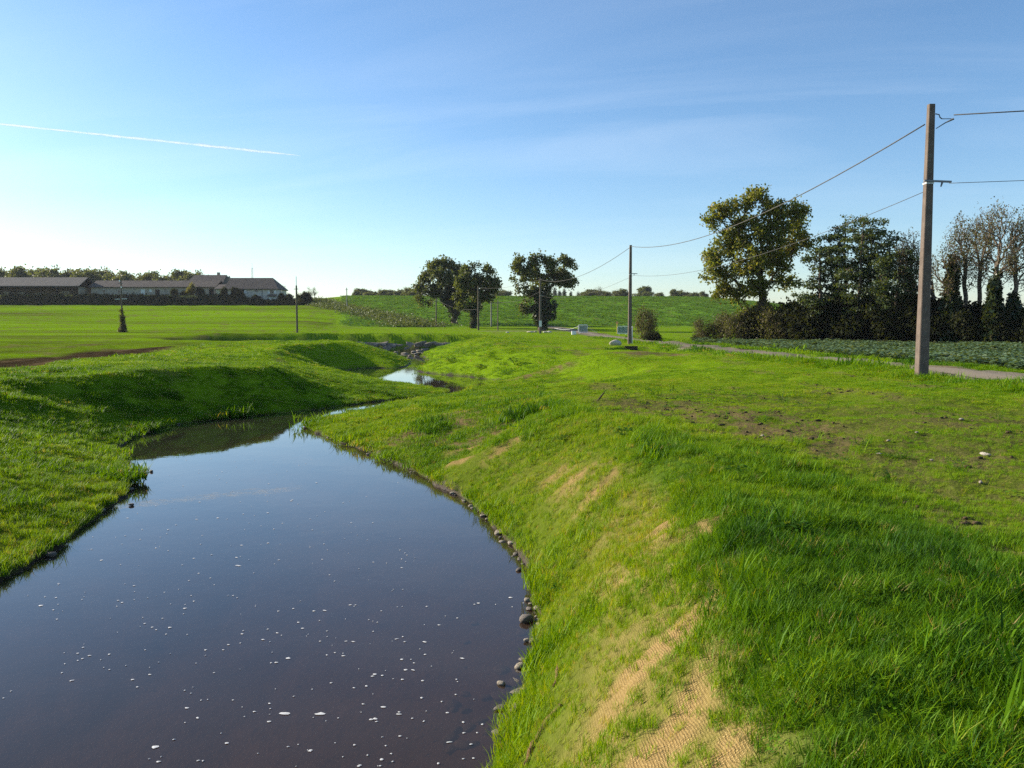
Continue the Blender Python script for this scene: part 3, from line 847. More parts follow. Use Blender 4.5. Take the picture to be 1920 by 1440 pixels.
iv = px_lobes((852, 605), D, [(845, 552, 18, 16, 0), (850, 572, 17, 16, 0), (853, 590, 12, 14, 0), (838, 560, 14, 12, 0), (862, 565, 10, 14, 0)], f.z, .8, 4)
make_tree('ivied_oak_tree', f, 'leftmost and broadest of the three ivied trees behind the river bend', 'tree', lb, 165, 64, .40, .31, 'ivy_oak_leaf',
          trunk_h=5.5, r_base=.65, r_tip=.025, seed=12, seg=1.0, ivy=iv)
D = 152.0
f = foot(888, D)
lb = px_lobes((888, 617), D, [(878, 508, 15, 12), (898, 502, 15, 10), (915, 510, 12, 10), (922, 528, 14, 11), (870, 528, 17, 15), (895, 528, 20, 16), (930, 525, 8, 6), (865, 552, 15, 15), (888, 555, 19, 15), (912, 552, 16, 12), (868, 575, 12, 10), (890, 576, 14, 8), (925, 545, 12, 7)], f.z, .9, 6)
iv = px_lobes((888, 617), D, [(888, 590, 6, 12, 0), (888, 607, 5.5, 11, 0), (889, 575, 8, 10, 0)], f.z, 1, 4)
make_tree('ivied_oak_tree', f, 'middle of the three ivied trees, narrow with a slim bare-sided trunk', 'tree', lb, 160, 62, .36, .29, 'ivy_oak_leaf',
          trunk_h=6, r_base=.5, r_tip=.022, seed=15, seg=.9, ivy=iv)

# the hedge line beyond the crop field
def hedge_d(px): return 74 - (px - 1300) * 16 / 620.0
alder = [(1540, 468, 'at the left end of the alder row'), (1562, 446, 'second from the left in the alder row'), (1586, 418, 'third from the left in the alder row'), (1606, 404, 'tallest in the middle of the alder row'),
         (1632, 410, 'fifth from the left in the alder row'), (1656, 440, 'sixth in the alder row, standing thin'), (1676, 462, 'at the right end of the alder row')]
for k, (px, top, where) in enumerate(alder):
    D = hedge_d(px) + (k % 3 - 1) * 1.6
    f = foot(px, D); s = px_m(D)
    H = (607 - top) * s + CZ - f.z
    rr = random.Random(k + 40)
    lobes = []
    lev = 2.6
    while lev < H - .2:
        q = (lev / H)
        w = (.55 + 1.1 * math.sin(min(1, q * 1.15) * 2.2)) * rr.uniform(.7, 1.2)
        for sgn in (-1, 1):
            lobes.append((sgn * w * .55 + rr.uniform(-.2, .2), rr.uniform(-.5, .5), lev + rr.uniform(-.15, .15), w * .62, w * .6, .34))
        lev += rr.uniform(.55, .8)
    make_tree('alder_tree', f, 'slender dark alder %s' % where, 'tree', lobes, 240, 18, .18, .12, 'alder_leaf',
              trunk_h=H * .93, r_base=.15, r_tip=.009, lean=(rr.uniform(-.4, .4), 0), seed=60 + k, group='alders in the hedge line', seg=.5, path_w=.02, flat=.4, keep=.9)
def fan(H, w, rr, n=5, lo=.42):
    L = []
    for k in range(n):
        t = (k + .5) / n - .5
        L.append((t * 2 * w, rr.uniform(-.6, .6) * w, H * (.86 - abs(t) * .22), w * .38, w * .4, H * .13))
        L.append((t * 1.5 * w, rr.uniform(-.6, .6) * w, H * rr.uniform(lo + .1, .72), w * .34, w * .36, H * .12))
    return L
bare = [  # px, top, spread px, leaves per tip, lean, ivy to (px y), label
    (1692, 424, 26, 5, (.3, 0), None, 'small half-bare tree just left of the near concrete pole, by the alders'),
    (1722, 440, 22, 4, (-1.1, 0), None, 'thin bare tree leaning behind the near concrete pole'),
    (1764, 470, 20, 3, (-1.5, 0), None, 'thin leaning bare trunk just right of the near concrete pole'),
    (1784, 452, 26, 6, (-.5, 0), 492, 'poplar with a thick ivy column, second right of the concrete pole'),
    (1812, 396, 30, 8, (-.5, 0), None, 'tall twiggy poplar with a bare trunk between two ivied ones'),
    (1836, 388, 26, 8, (-.2, 0), None, 'slim twiggy poplar left of the thick ivied poplar'),
    (1860, 374, 46, 9, (.3, 0), 520, 'thickest poplar with a fan of twigs and ivy round its trunk'),
    (1893, 400, 30, 8, (.6, 0), 555, 'twiggy poplar with bushy ivy base near the right edge'),
    (1936, 430, 30, 7, (.4, 0), None, 'twiggy poplar cut by the right edge of the view')]
for k, (px, top, sp, per, lean, ivy_to, lab) in enumerate(bare):
    D = hedge_d(px) + (k % 3 - 1) * 1.2
    f = foot(px, D); s = px_m(D); H = (607 - top) * s + CZ - f.z
    rr = random.Random(k + 90)
    lobes = [(lean[0] + a, b, c, d_, e, g) for a, b, c, d_, e, g in fan(H, sp * s, rr)]
    iv = None
    if ivy_to:
        hi_ = (607 - ivy_to) * s + CZ - f.z
        iv = [(lean[0] * .3 * q, 0, hi_ * q, .5 * (1.25 - q), .5 * (1.25 - q), hi_ * .17) for q in (.1, .25, .42, .6, .78, .92)]
        if k == 7: iv += [(.1, 0, 1.6, 1.1, .9, 1.4)]
    make_tree('poplar_tree', f, lab, 'tree', lobes, 400 if sp < 40 else 640, per // 2 + 1, .20, .08, 'poplar_leaf', 'bark_pale',
              trunk_h=H * .62, r_base=.10 + .0022 * sp, r_tip=.0085, lean=(lean[0] * .6, 0), seed=80 + k, group='twiggy trees behind the crop field', seg=.5, path_w=.62, ivy=iv, expo=2.1, wig=.05)

# bushes: a few kinds, each copied
def bush_kind(leaf, seed, w, h, n_t=150, per=40, size=.13, spread=.22, bark='bark'):
    rng = np.random.default_rng(seed)
    lobes = []
    for k in range(9):
        a = rng.random() * 6.28; q = rng.random() ** .5
        lobes.append((math.cos(a) * w * .55 * q, math.sin(a) * w * .45 * q, h * rng.uniform(.25, .72), w * rng.uniform(.25, .42), w * .35, h * rng.uniform(.2, .32)))
    lobes.append((0, 0, h * .3, w * .8, w * .7, h * .3))
    T = lobe_points(lobes, n_t, rng); T[:, 2] = np.abs(T[:, 2]) + .05
    nodes, par, tips = grow([(0, 0, -.2), (0, 0, .05), (.02, 0, .2), (.04, .02, .35)], T, rng, .4, .15)
    b = branch_mesh('stems', nodes, par, tips, .007, .09, 4, 2.4)
    l = leaf_mesh('foliage', T, per, spread, size, rng)
    b.materials.append(M[bark]); l.materials.append(M[leaf])
    return b, l
bushes = {'dark': bush_kind('bush_leaf', 3, 2.4, 3.6, 300, 46, .19, .30), 'brown': bush_kind('bush_brown', 4, 2.2, 3.2, 300, 13, .095, .20), 'low': bush_kind('bush_leaf', 6, 1.6, 1.6, 120, 40, .13, .2),
          'autumn': bush_kind('autumn_leaf', 7, 1.8, 2.4, 140, 40, .16, .25), 'dark2': bush_kind('bush_leaf', 13, 2.6, 3.4, 300, 46, .19, .30)}
def put_bush(kind, loc, label, sc=(1, 1, 1), rz=0, group=None, cat='bush', name='bush'):
    o = empty(name, loc, label, cat, group, rz)
    o.scale = sc
    b, l = bushes[kind]
    link('stems', b, None, o); link('foliage', l, None, o)
    return o
hb = [(1322, 'brown', .62, 'brown bush at the left end of the hedge line'), (1352, 'brown', .80, 'brown twiggy bush left of the big oak trunk'), (1388, 'brown', .92, 'brownish bush just left of the oak trunk'), (1415, 'dark2', .85, 'dark bush at the foot of the oak trunk'), (1455, 'brown', 1.0, 'leafy brown bush right of the oak trunk'),
      (1495, 'dark', .98, 'dark hedge bush between the oak and the alders'), (1530, 'dark2', 1.02, 'dark hedge bush under the left alders'), (1568, 'dark', 1.0, 'dark hedge bush under the second alder'), (1602, 'dark2', 1.03, 'dark hedge bush under the tallest alder'),
      (1638, 'dark', 1.02, 'dark hedge bush under the right alders'), (1672, 'dark2', 1.0, 'dark hedge bush at the right end of the alders'), (1704, 'dark', 1.0, 'dark hedge bush left of the near concrete pole'), (1740, 'dark2', 1.0, 'dark hedge bush behind the near concrete pole'),
      (1775, 'dark', .92, 'dark hedge bush under the ivy column'), (1808, 'dark2', .78, 'dark hedge bush between the poplar trunks'), (1842, 'dark', .78, 'dark hedge bush under the thickest poplar'), (1880, 'dark2', .66, 'dark low bush left of the ivy base at right'), (1915, 'dark', .62, 'dark low bush at the right edge of the view'), (1950, 'dark2', .7, 'dark bush past the right edge of the hedge')]
for k, (px, kd, sc, lab) in enumerate(hb):
    D = hedge_d(px) - .6 + (k % 2) * 1.4
    put_bush(kd, foot(px, D), lab, (sc * 1.05, sc, sc * 1.08), k * 1.7, 'bushes of the hedge line')
# second row keeps the hedge opaque
hb2 = [(1510, .95), (1550, 1.0), (1590, 1.0), (1630, 1.0), (1665, 1.0), (1700, .98), (1735, .98), (1770, .9)]
for k, (px, sc) in enumerate(hb2):
    put_bush('dark' if k % 2 else 'dark2', foot(px, hedge_d(px) + 2.6), '%s bush from the left in the dark back row of the hedge' % ORD[k], (sc * 1.1, sc, sc), k * 2.3 + 1, 'back row of the hedge')
put_bush('brown', foot(1212, 84), 'brown sparse bush beside the second pole, left of the track bend', (.8, .8, 1.12), 1)
put_bush('low', foot(1222, 80), 'low dark bush at the foot of the brown roadside bush', (.75, .7, .62), 2)
put_bush('low', foot(1314, 74), 'low grassy bush at the hedge end by the road', (.7, .6, .5), 2)

# ------------------------------------------------------------------ far trees
def far_kind(leaf, seed, n_t=90, per=26, size=.55, conif=False, sparse=False):
    rng = np.random.default_rng(seed)
    lobes = []
    if conif:
        for q in np.linspace(.12, .95, 9): lobes.append((0, 0, 12 * q, 2.6 * (1.02 - q), 2.6 * (1.02 - q), .6))
        th = 11.5
    else:
        for k in range(10):
            a = rng.random() * 6.28; q = rng.random() ** .5 * 3.0
            lobes.append((math.cos(a) * q, math.sin(a) * q, rng.uniform(4.5, 9.5), rng.uniform(1.3, 2.2), 1.8, rng.uniform(1.0, 1.8)))
        th = 4
    T = lobe_points(lobes, n_t, rng)
    tr = trunk_pts(th, (0, 0), 6, rng)
    nodes, par, tips = grow(tr, T, rng, 1.2, .3)
    b = branch_mesh('trunk', nodes, par, tips, .03, .32, len(tr)); b.materials.append(M['bark'])
    l = leaf_mesh('crown', T, per, .62, size * .85, rng) if per else None
    if l: l.materials.append(M[leaf])
    return b, l
fk = {'a': far_kind('far_leaf', 21, 130, 40), 'b': far_kind('far_leaf', 22, 130, 40), 'c': far_kind('far_leaf', 23, 140, 38), 'bare': far_kind('far_leaf', 24, 150, 3, .3), 'pine': far_kind('pine_leaf', 25, 120, 26, .5, True), 'oak': far_kind('ivy_oak_leaf', 26, 130, 28)}
def put_far(kind, loc, label, sc, rz, group, name='far_tree', wide=1.0):
    o = empty(name, loc, label, 'tree', group, rz); o.scale = (sc * wide, sc * wide, sc)
    b, l = fk[kind]
    link('trunk', b, None, o)
    if l: link('crown', l, None, o)
    return o
CNT = {}
# wood behind the farm: one crown after another along the roofs
wood = [(-12, 506), (8, 507), (24, 510), (42, 505), (58, 511), (74, 505), (90, 508), (101, 503), (118, 511), (134, 508), (150, 511), (165, 507), (182, 510), (200, 506), (214, 512), (232, 512), (246, 517), (268, 514), (284, 513), (300, 518), (334, 512), (350, 510), (370, 511), (384, 515)]
for k, (px, top) in enumerate(wood):
    D = 345 + (k * 37 % 50)
    f = foot(px, D)
    H = (607 - top) * px_m(D) + CZ - f.z
    sc = H / 10.8
    side = 'left' if px < 120 else ('middle' if px < 250 else 'right')
    put_far('abc'[k % 3], f, '%s tree from the left in the hazy wood above the farm roofs' % ORD[k], sc, k * 1.3, 'wood behind the farm', 'woodland_tree', 1.0)
# crowns over the brow of the green hill
brow = [(668, 547, 'b'), (682, 545, 'a'), (700, 548, 'c'), (716, 546, 'b'), (733, 547, 'a'), (750, 545, 'c'), (766, 543, 'b'), (782, 545, 'a'), (930, 548, 'a'), (946, 546, 'c'), (1030, 541, 'pine'), (1040, 538, 'pine'), (1049, 543, 'pine'), (1058, 540, 'pine'), (1070, 545, 'pine'), (1084, 546, 'pine'), (1098, 549, 'c'),
        (1112, 546, 'a'), (1122, 538, 'bare'), (1136, 549, 'b'), (1150, 545, 'bare'), (1164, 544, 'c'), (1196, 543, 'oak'), (1214, 540, 'oak'), (1236, 551, 'b'), (1262, 546, 'a'), (1276, 547, 'c'), (1300, 551, 'b'), (1318, 550, 'a'), (1340, 553, 'b'), (1500, 566, 'a'), (1525, 563, 'b')]
for k, (px, top, kd) in enumerate(brow):
    D = 395 + (k * 29 % 40)
    f = foot(px, D)
    H = (607 - top) * px_m(D) + CZ - f.z
    H = max(H, 3.0)
    if px < 800: lab, g = 'far dark tree on the brow left of the ivied trees', 'far trees left on the brow'
    elif kd == 'pine': lab, g = 'far dark conifer on the brow behind the three ivied trees', 'far conifers on the brow'
    elif kd == 'bare': lab, g = 'far bare tree on the hill brow right of the ivied trees', 'far bare trees on the brow'
    elif kd == 'oak': lab, g = 'far rounded tree on the brow beside the second pole', 'far rounded trees on the brow'
    elif px < 1000: lab, g = 'far tree on the brow between the ivied trees', 'far trees between the ivied trees'
    else: lab, g = 'far low tree on the hill brow right of the ivied trees', 'far trees right on the brow'
    CNT[g] = CNT.get(g, 0) + 1; lab = lab.replace('far ', '%s from left, far ' % ORD[CNT[g] - 1], 1)
    put_far(kd, f, lab, H / (9.8 if kd != 'pine' else 11.5), k * 1.9, g, 'far_tree', (1.0 + (k * 7 % 5) * .28) if kd in 'abc' else 1.0)
# low far bushes seen through the hedge trees
for k, px in enumerate((1560, 1620, 1690, 1760, 1810, 1850, 1900, 1950)):
    D = 240 + k * 9
    f = foot(px, D); H = max((607 - 573 - (k % 3) * 3) * px_m(D) + CZ - f.z, 2.5)
    put_far('abc'[k % 3], f, '%s far reddish tree from the left glimpsed behind the hedge trees' % ORD[k], H / 10.8, k, 'far wood edge behind the hedge', 'far_tree', 2.0)

# ------------------------------------------------------------------ the farm
def wpt(px, py, D): return at_y(px, py, D)
def roof_mesh(x0, x1, y0, y1, zE, zR, hl=0, hr=0, ov=.5, th=.22):
    """a pitched roof with its ridge along x; hl and hr hip the ends"""
    x0 -= ov * .6; x1 += ov * .6
    ym = (y0 + y1) / 2; y0 -= ov; y1 += ov
    top = [(x0, y0, zE), (x1, y0, zE), (x1, y1, zE), (x0, y1, zE), (x0 + hl, ym, zR), (x1 - hr, ym, zR)]
    bot = [(x, y, z - th) for x, y, z in top]
    m = MB()
    m.add(top + bot, [(0, 1, 5, 4), (2, 3, 4, 5), (3, 0, 4), (1, 2, 5), (6, 10, 11, 7), (8, 11, 10, 9), (9, 10, 6), (7, 11, 8),
                      (0, 6, 7, 1), (1, 7, 8, 2), (2, 8, 9, 3), (3, 9, 6, 0)])
    return m
def gable_walls(x0, x1, y0, y1, z0, zE, zR, th=.4, front=True, hipl=False, hipr=False):
    m = MB()
    if front: m.box(x0, x1, y0, y0 + th, z0, zE)
    m.box(x0, x1, y1 - th, y1, z0, zE)
    ym = (y0 + y1) / 2
    for x, hp in ((x0, hipl), (x1 - th, hipr)):
        zr = zE if hp else zR - .25
        V = [(x, y0 + th, z0), (x, y1 - th, z0), (x, y1 - th, zE), (x, ym, zr), (x, y0 + th, zE)]
        V2 = [(a + th, b, c) for a, b, c in V]
        m.add(V + V2, [(0, 1, 2, 3, 4), (9, 8, 7, 6, 5)] + [(i, (i + 1) % 5, 5 + (i + 1) % 5, 5 + i) for i in range(5)])
    return m
def opening(parent, name, xc, zc_, w, h, yf, mat='glass', shutters=False, frame=True, depth=.06):
    o = MB().box(xc - w / 2, xc + w / 2, yf - depth, yf + .02, zc_ - h / 2, zc_ + h / 2).build(name, M[mat], parent)
    if frame:
        t = .09
        MB().box(xc - w / 2 - t, xc + w / 2 + t, yf - depth - .05, yf + .01, zc_ + h / 2, zc_ + h / 2 + t).box(xc - w / 2 - t, xc + w / 2 + t, yf - depth - .12, yf + .01, zc_ - h / 2 - t, zc_ - h / 2) \
            .box(xc - w / 2 - t, xc - w / 2, yf - depth - .05, yf + .01, zc_ - h / 2, zc_ + h / 2).box(xc + w / 2, xc + w / 2 + t, yf - depth - .05, yf + .01, zc_ - h / 2, zc_ + h / 2).build('frame', M['render_pale'], o)
    if shutters:
        for sgn in (-1, 1):
            a = xc + sgn * (w / 2 + .09 + w * .27)
            MB().box(a - w * .26, a + w * .26, yf - .12, yf - .003, zc_ - h / 2, zc_ + h / 2).build('shutter', M['shutter_white'], o)
    return o
def bx(px, D): return at_y(px, 600, D).x
def bz(py, D): return at_y(300, py, D).z

# open-fronted barn at the far left
D = 258; dp = 10
x0, x1 = bx(-70, D), bx(150, D)
zg = bz(555, D); zE = bz(536, D); zR = bz(520, D + dp / 2)
yc = D + dp / 2
barn = empty('barn', ((x0 + x1) / 2, yc, zg), 'long open-fronted barn with a brown roof at the far left of the farm', 'barn')
def loc_(o):          # parts were laid out in world metres: shift them under their thing
    for c in o.children: c.location = -o.location
gable_walls(x0, x1, D, D + dp, zg - 2, zE, zR, .4, False).build('wall', M['rammed_wall'], barn)
roof_mesh(x0, x1, D, D + dp, zE, zR, 0, 0, .8).build('roof', M['roof_grey'], barn)
for k in range(8):
    xx = x0 + (x1 - x0) * (k + .15) / 7.6
    MB().box(xx - .16, xx + .16, D + .1, D + .42, zg - 1, zE - .1).build('post', M['dark_wood'], barn)
MB().box(x0 + .4, x1 - .4, D + .12, D + .4, zE - .5, zE - .12).build('beam', M['dark_wood'], barn)
loc_(barn)
for k, (px, w, h) in enumerate(((18, 2.4, 1.6), (46, 2.2, 1.5), (79, 3.0, 1.3), (126, 3.2, 1.7))):
    xx = bx(px, D + 4)
    b = empty('hay_bale', (xx, D + 4, zg), ['pale bale in the left bay of the barn', 'pale bale beside the second post of the barn', 'wide low bale in the middle of the barn', 'big bale in the right bay of the barn'][k], 'bale', 'bales in the barn')
    m = MB(); m.tube([(-w / 2, 0, h / 2), (w / 2, 0, h / 2)], h / 2, 14); m.build('roll', M['hay'], b)
    for q in (-.3, 0, .3): MB().tube([(q * w - .03, 0, h / 2), (q * w + .03, 0, h / 2)], h / 2 + .02, 14).build('net_band', M['shutter_white'], b)

# long low stable range
D = 262; dp = 9
x0, x1 = bx(173, D), bx(405, D)
zg = bz(556, D); zE = bz(538, D); zR = bz(526, D + dp / 2)
st = empty('stable_range', ((x0 + x1) / 2, D + dp / 2, zg), 'long low stone stable range between the barn and the house', 'building')
gable_walls(x0, x1, D, D + dp, zg - 2.5, zE, zR).build('wall', M['render_wall'], st)
roof_mesh(x0, x1, D, D + dp, zE, zR, 0, 0, .7).build('roof', M['roof_tile'], st)
for px, py, w, h, mt, nm in ((197, 546, 1.0, .9, 'glass', 'window'), (253, 541, .8, .5, 'glass', 'window'), (270, 548, 1.2, 1.8, 'shutter_white', 'door'), (297, 548.5, 1.5, 2.0, 'dark_wood', 'door'), (330, 548.5, 1.8, 2.1, 'dark_wood', 'door'), (312, 543, .8, .7, 'glass', 'window'), (225, 547, .8, .9, 'glass', 'window'), (346, 547, 1.0, 1.1, 'glass', 'window'), (284, 545, .7, .8, 'shutter_white', 'window'), (398, 547, 1.6, 2.2, 'dark_wood', 'door')):
    opening(st, nm, bx(px, D), bz(py, D), w, h, D, mt)
loc_(st)
# taller middle block
D = 267; dp = 11
x0, x1 = bx(352, D), bx(418, D)
zg = bz(555, D); zE = bz(532, D); zR = bz(515.5, D + dp / 2)
tb = empty('hay_loft_block', ((x0 + x1) / 2, D + dp / 2, zg), 'taller brown-roofed block rising behind the joint of stable and house', 'building')
gable_walls(x0, x1, D + 4.2, D + dp, zg - 2, zE, zR).build('wall', M['rammed_wall'], tb)
roof_mesh(x0, x1, D, D + dp, zE, zR, .8, .6, .5).build('roof', M['roof_tile'], tb)
m = MB().box((x0 * .3 + x1 * .7) - .4, (x0 * .3 + x1 * .7) + .4, D + 6.4, D + 7.1, zR - 1, zR + .9); m.build('chimney', M['rammed_wall'], tb)
loc_(tb)
# the house
D = 257; dp = 10.5
x0, x1 = bx(424, D), bx(521, D)
zg = bz(566, D); zE = bz(541.5, D); zR = bz(521, D + dp / 2)
hs = empty('farmhouse', ((x0 + x1) / 2, D + dp / 2, zg), 'cream two-storey farmhouse with white shutters at the right end of the farm', 'house')
gable_walls(x0, x1, D, D + dp, zg - 1.5, zE, zR, .4, True, False, True).build('wall', M['render_pale'], hs)
rf = roof_mesh(x0, x1, D, D + dp, zE, zR, .3, 3.2, .7).build('roof', M['roof_tile'], hs)
xc_ = bx(408, D + .4)
MB().box(bx(404, D) + .01, x0 - .01, D + 1.0, D + 4.0, zg + .6, zE - .05).build('side_wall', M['render_pale'], hs)
MB().add([(bx(402, D), D + .2, zE + .05), (x0 + .5, D + .2, zE + .05), (x0 + .5, D + 5.2, zE + 1.6), (bx(402, D), D + 5.2, zE + 1.6), (bx(402, D), D + .2, zE - .12), (x0 + .5, D + .2, zE - .12), (x0 + .5, D + 5.2, zE + 1.4), (bx(402, D), D + 5.2, zE + 1.4)],
         [(0, 1, 2, 3), (7, 6, 5, 4), (0, 4, 5, 1), (1, 5, 6, 2), (2, 6, 7, 3), (3, 7, 4, 0)]).build('lean_to_roof', M['roof_tile'], hs)
opening(hs, 'window', bx(455, D), bz(547, D), 1.25, 1.15, D, 'glass', True)
opening(hs, 'window', bx(482, D), bz(544.5, D), .95, .7, D, 'glass')
opening(hs, 'window', bx(511, D), bz(547, D), 1.2, 1.15, D, 'glass', True)
opening(hs, 'door', bx(488, D), bz(560.5, D), 1.0, 1.9, D, 'dark_wood')
MB().box(bx(484.2, D), bx(486.6, D), D - .5, D - .1, bz(566, D), bz(557, D)).build('door_leaf', M['shutter_white'], hs)
opening(hs, 'window', bx(480.5, D), bz(559, D), .7, .7, D, 'glass')
opening(hs, 'garage_door', bx(512.5, D), bz(561, D), 2.4, 1.75, D, 'shutter_white')
a, b_ = bx(503.5, D), bx(520, D)
MB().add([(a, D - 1.2, bz(555, D)), (b_, D - 1.2, bz(555, D)), (b_, D - .01, bz(552, D)), (a, D - .01, bz(552, D)), (a, D - 1.2, bz(555.8, D)), (b_, D - 1.2, bz(555.8, D)), (b_, D - .01, bz(553, D)), (a, D - .01, bz(553, D))],
         [(0, 1, 2, 3), (7, 6, 5, 4), (0, 4, 5, 1), (1, 5, 6, 2), (2, 6, 7, 3), (3, 7, 4, 0)]).build('canopy', M['roof_tile'], hs)
MB().tube([(bx(493, D), D - .12, zE - .2), (bx(493, D), D - .12, zg - .5)], .08, 6).build('drain_pipe', M['steel'], hs)
opening(hs, 'window', 0, 0, .01, .01, D + 3, 'glass', False, False) if False else None
MB().box(x1 - .02, x1 + .06, D + 4, D + 5, zg + 3.2, zg + 4.3).build('window', M['glass'], hs)
loc_(hs)
# radio mast far behind the roof
m = MB(); f = foot(475, 560); H = (607 - 503) * px_m(560) + CZ - f.z
ms = empty('radio_mast', f, 'thin grey mast standing far behind the farmhouse roof', 'mast')
for k in range(3):
    a = k * 2.094
    MB().tube([(math.cos(a) * .8, math.sin(a) * .8, -.5), (math.cos(a) * .45, math.sin(a) * .45, H)], .14, 5).build('leg', M['galv'], ms)
m = MB(); n = 18
for k in range(n):
    z0_ = H * k / n; z1_ = H * (k + 1) / n
    for j in range(3):
        a = j * 2.094; b2 = (j + 1) * 2.094; q0 = .8 - .35 * k / n; q1 = .8 - .35 * (k + 1) / n
        m.tube([(math.cos(a) * q0, math.sin(a) * q0, z0_), (math.cos(b2) * q1, math.sin(b2) * q1, z1_)], .06, 3)
m.build('lattice', M['galv'], ms)
MB().tube([(0, 0, H - .5), (0, 0, H + 3)], .12, 5).build('aerial', M['galv'], ms)

# farm shrubs
for px, py, D, kd, sc, lab in ((358, 552, 256, 'autumn', (1.3, 1, 2.0), 'russet shrub before the stable wall'), (376, 553, 255.5, 'low', (1.3, 1, 2.1), 'dark shrub right of the russet shrub at the stable'), (327, 554, 256, 'low', (1.6, 1, 1.7), 'dark spreading shrub before the stable doors'),
                               (344, 554, 256, 'low', (1.1, 1, 1.2), 'low round shrub between the stable shrubs'), (420, 554, 253, 'low', (1.3, 1, 2.1), 'dark clipped round shrub left of the farmhouse'), (441, 556, 253, 'dark', (.75, .6, .95), 'dark upright evergreen at the farmhouse corner'),
                               (452, 562, 252.5, 'low', (1.6, 1, 1.4), 'dark shrub sprawling below the left farmhouse window'), (478, 565, 253, 'low', (1.0, 1, 1.3), 'dark shrub left of the farmhouse door'), (527, 566, 255, 'low', (1.0, 1, 1.9), 'dark shrub at the right corner of the farmhouse'), (540, 563, 262, 'low', (1.6, 1.2, 1.8), 'bluish shrub right of the farmhouse'),
                               (563, 577, 246, 'autumn', (1.0, 1, 1.75), 'yellow bush behind the slim dark pole'), (574, 580, 247, 'dark', (1.05, .9, 1.35), 'big dark bush right of the slim dark pole'), (582, 580, 249, 'low', (1.2, 1, 1.5), 'low dark bush at the right end of the farm bank')):
    sc = tuple(q * .82 for q in sc); p = at_y(px, py, D); o = put_bush(kd, (p.x, D, hz(p.x, D) - .1), lab, sc, px * .1, 'shrubs about the farm')
for px, top, lab in ((583, 536, 'small bare tree right of the farm bushes'), (591, 537, 'small bare tree farthest right by the farm track'), (530, 532, 'bare tree behind the right end of the farmhouse')):
    f = foot(px, 285); H = (607 - top) * px_m(285) + CZ - f.z
    put_far('bare', f, lab, H / 10.8, px, 'bare trees by the farmhouse', 'bare_tree', .7)
# rough scrub on the bank under the farm: nobody could count it
rng = np.random.default_rng(77)
n = 5200
X = rng.uniform(-172, -62, n); Y = rng.uniform(245.0, 251.8, n)
u = X / Y
ok = (u < -.232) & (fbm(X / 5, Y / 3, 2, 3) > .30)
X, Y = X[ok], Y[ok]
C = np.stack([X, Y, height(X, Y) + rng.uniform(.0, .45, len(X))], 1)
sc_ = link('bank_scrub', leaf_mesh('bank_scrub', C, 8, .32, .34, rng), M['scrub_dark'])
tag(sc_, 'dark tangled scrub covering the bank below the farm buildings', 'scrub', kind='stuff')
n = 2600
Y = rng.uniform(158, 262, n); X = np.interp(Y, [158, 176, 205, 250, 300], [-17, -22, -36, -58, -76]) + rng.normal(size=n) * 3.0
C = np.stack([X, Y, height(X, Y) + rng.uniform(.05, .5, n)], 1)
sc2 = link('track_scrub', leaf_mesh('track_scrub', C, 6, .30, .26, rng), M['scrub_leaf'])
tag(sc2, 'rough brownish scrub strip running down from the farm track to the ivied trees', 'scrub', kind='stuff')

# ------------------------------------------------------------------ poles and lines
def square_pole(name, loc, label, H, w0, w1, mat, rz=0, arm_z=None, arm=.8, group=None):
    o = empty(name, loc, label, 'pole', group, rz)
    m = MB()
    n = 6; c = .14
    prof = [(-1 + c, -1), (1 - c, -1), (1, -1 + c), (1, 1 - c), (1 - c, 1), (-1 + c, 1), (-1, 1 - c), (-1, -1 + c)]
    for k in range(n + 1):
        z = -.5 + (H + .5) * k / n; w = (w0 + (w1 - w0) * max(0, z) / H) / 2
        m.v += [(a * w, b * w * .86, z) for a, b in prof]
    for k in range(n):
        for j in range(8): m.f.append((k * 8 + j, k * 8 + (j + 1) % 8, (k + 1) * 8 + (j + 1) % 8, (k + 1) * 8 + j))
    m.f.append(tuple(n * 8 + j for j in range(8)))
    m.build('shaft', M[mat], o)
    if arm_z:
        w = (w0 + (w1 - w0) * arm_z / H) / 2
        ar = MB().box(-arm * .45, arm * .55, -w * .86 - .07, -w * .86 - .003, arm_z - .025, arm_z + .025).build('cross_arm', M['steel'], o)
        ar.rotation_euler = (0, math.radians(1.6), 0)
        m = MB()
        for a in (-.28, .30): m.tube([(arm * a + .1, -w * .86 - .035, arm_z - .02), (arm * a + .1, -w * .86 - .035, arm_z - .12)], [.02, .035], 8)
        MB().tube([(arm * .42, -w * .86 - .04, arm_z - .03), (arm * .36, -w * .86 - .06, arm_z - .16)], [.03, .02], 8).build('wire_clamp', M['steel'], o)
        MB().box(-w - .008, w + .008, -w * .86 - .012, w * .86 + .012, arm_z - .07, arm_z - .03).build('band', M['galv'], o)
    return o
PZ = 8.0
f1 = foot(1731, 24.6); f2 = foot(1181, 67.8); f3 = foot(1013, 122.8)
AIM = math.radians(3)
p1 = square_pole('utility_pole', f1, 'near tall concrete utility pole with a small cross arm at right', PZ - f1.z, .315, .175, 'concrete', AIM, 5.78 - f1.z, .82, 'utility poles of the line')
h1 = PZ - f1.z
MB().tube([(.11, -.05, h1 - .28), (.22, -.05, h1 - .30), (.25, -.05, h1 - .38), (.31, -.05, h1 - .42)], .016, 6).build('hook_bracket', M['steel'], p1)
MB().tube([(.10, -.12, h1 - .72), (.30, -.25, h1 - .58), (.46, -.40, h1 - .50)], [.012, .016, .03], 6).build('tension_clamp', M['steel'], p1)
MB().tube([(.31, -.05, h1 - .42), (.46, -.40, h1 - .50)], .012, 6).build('stay_strap', M['steel'], p1)
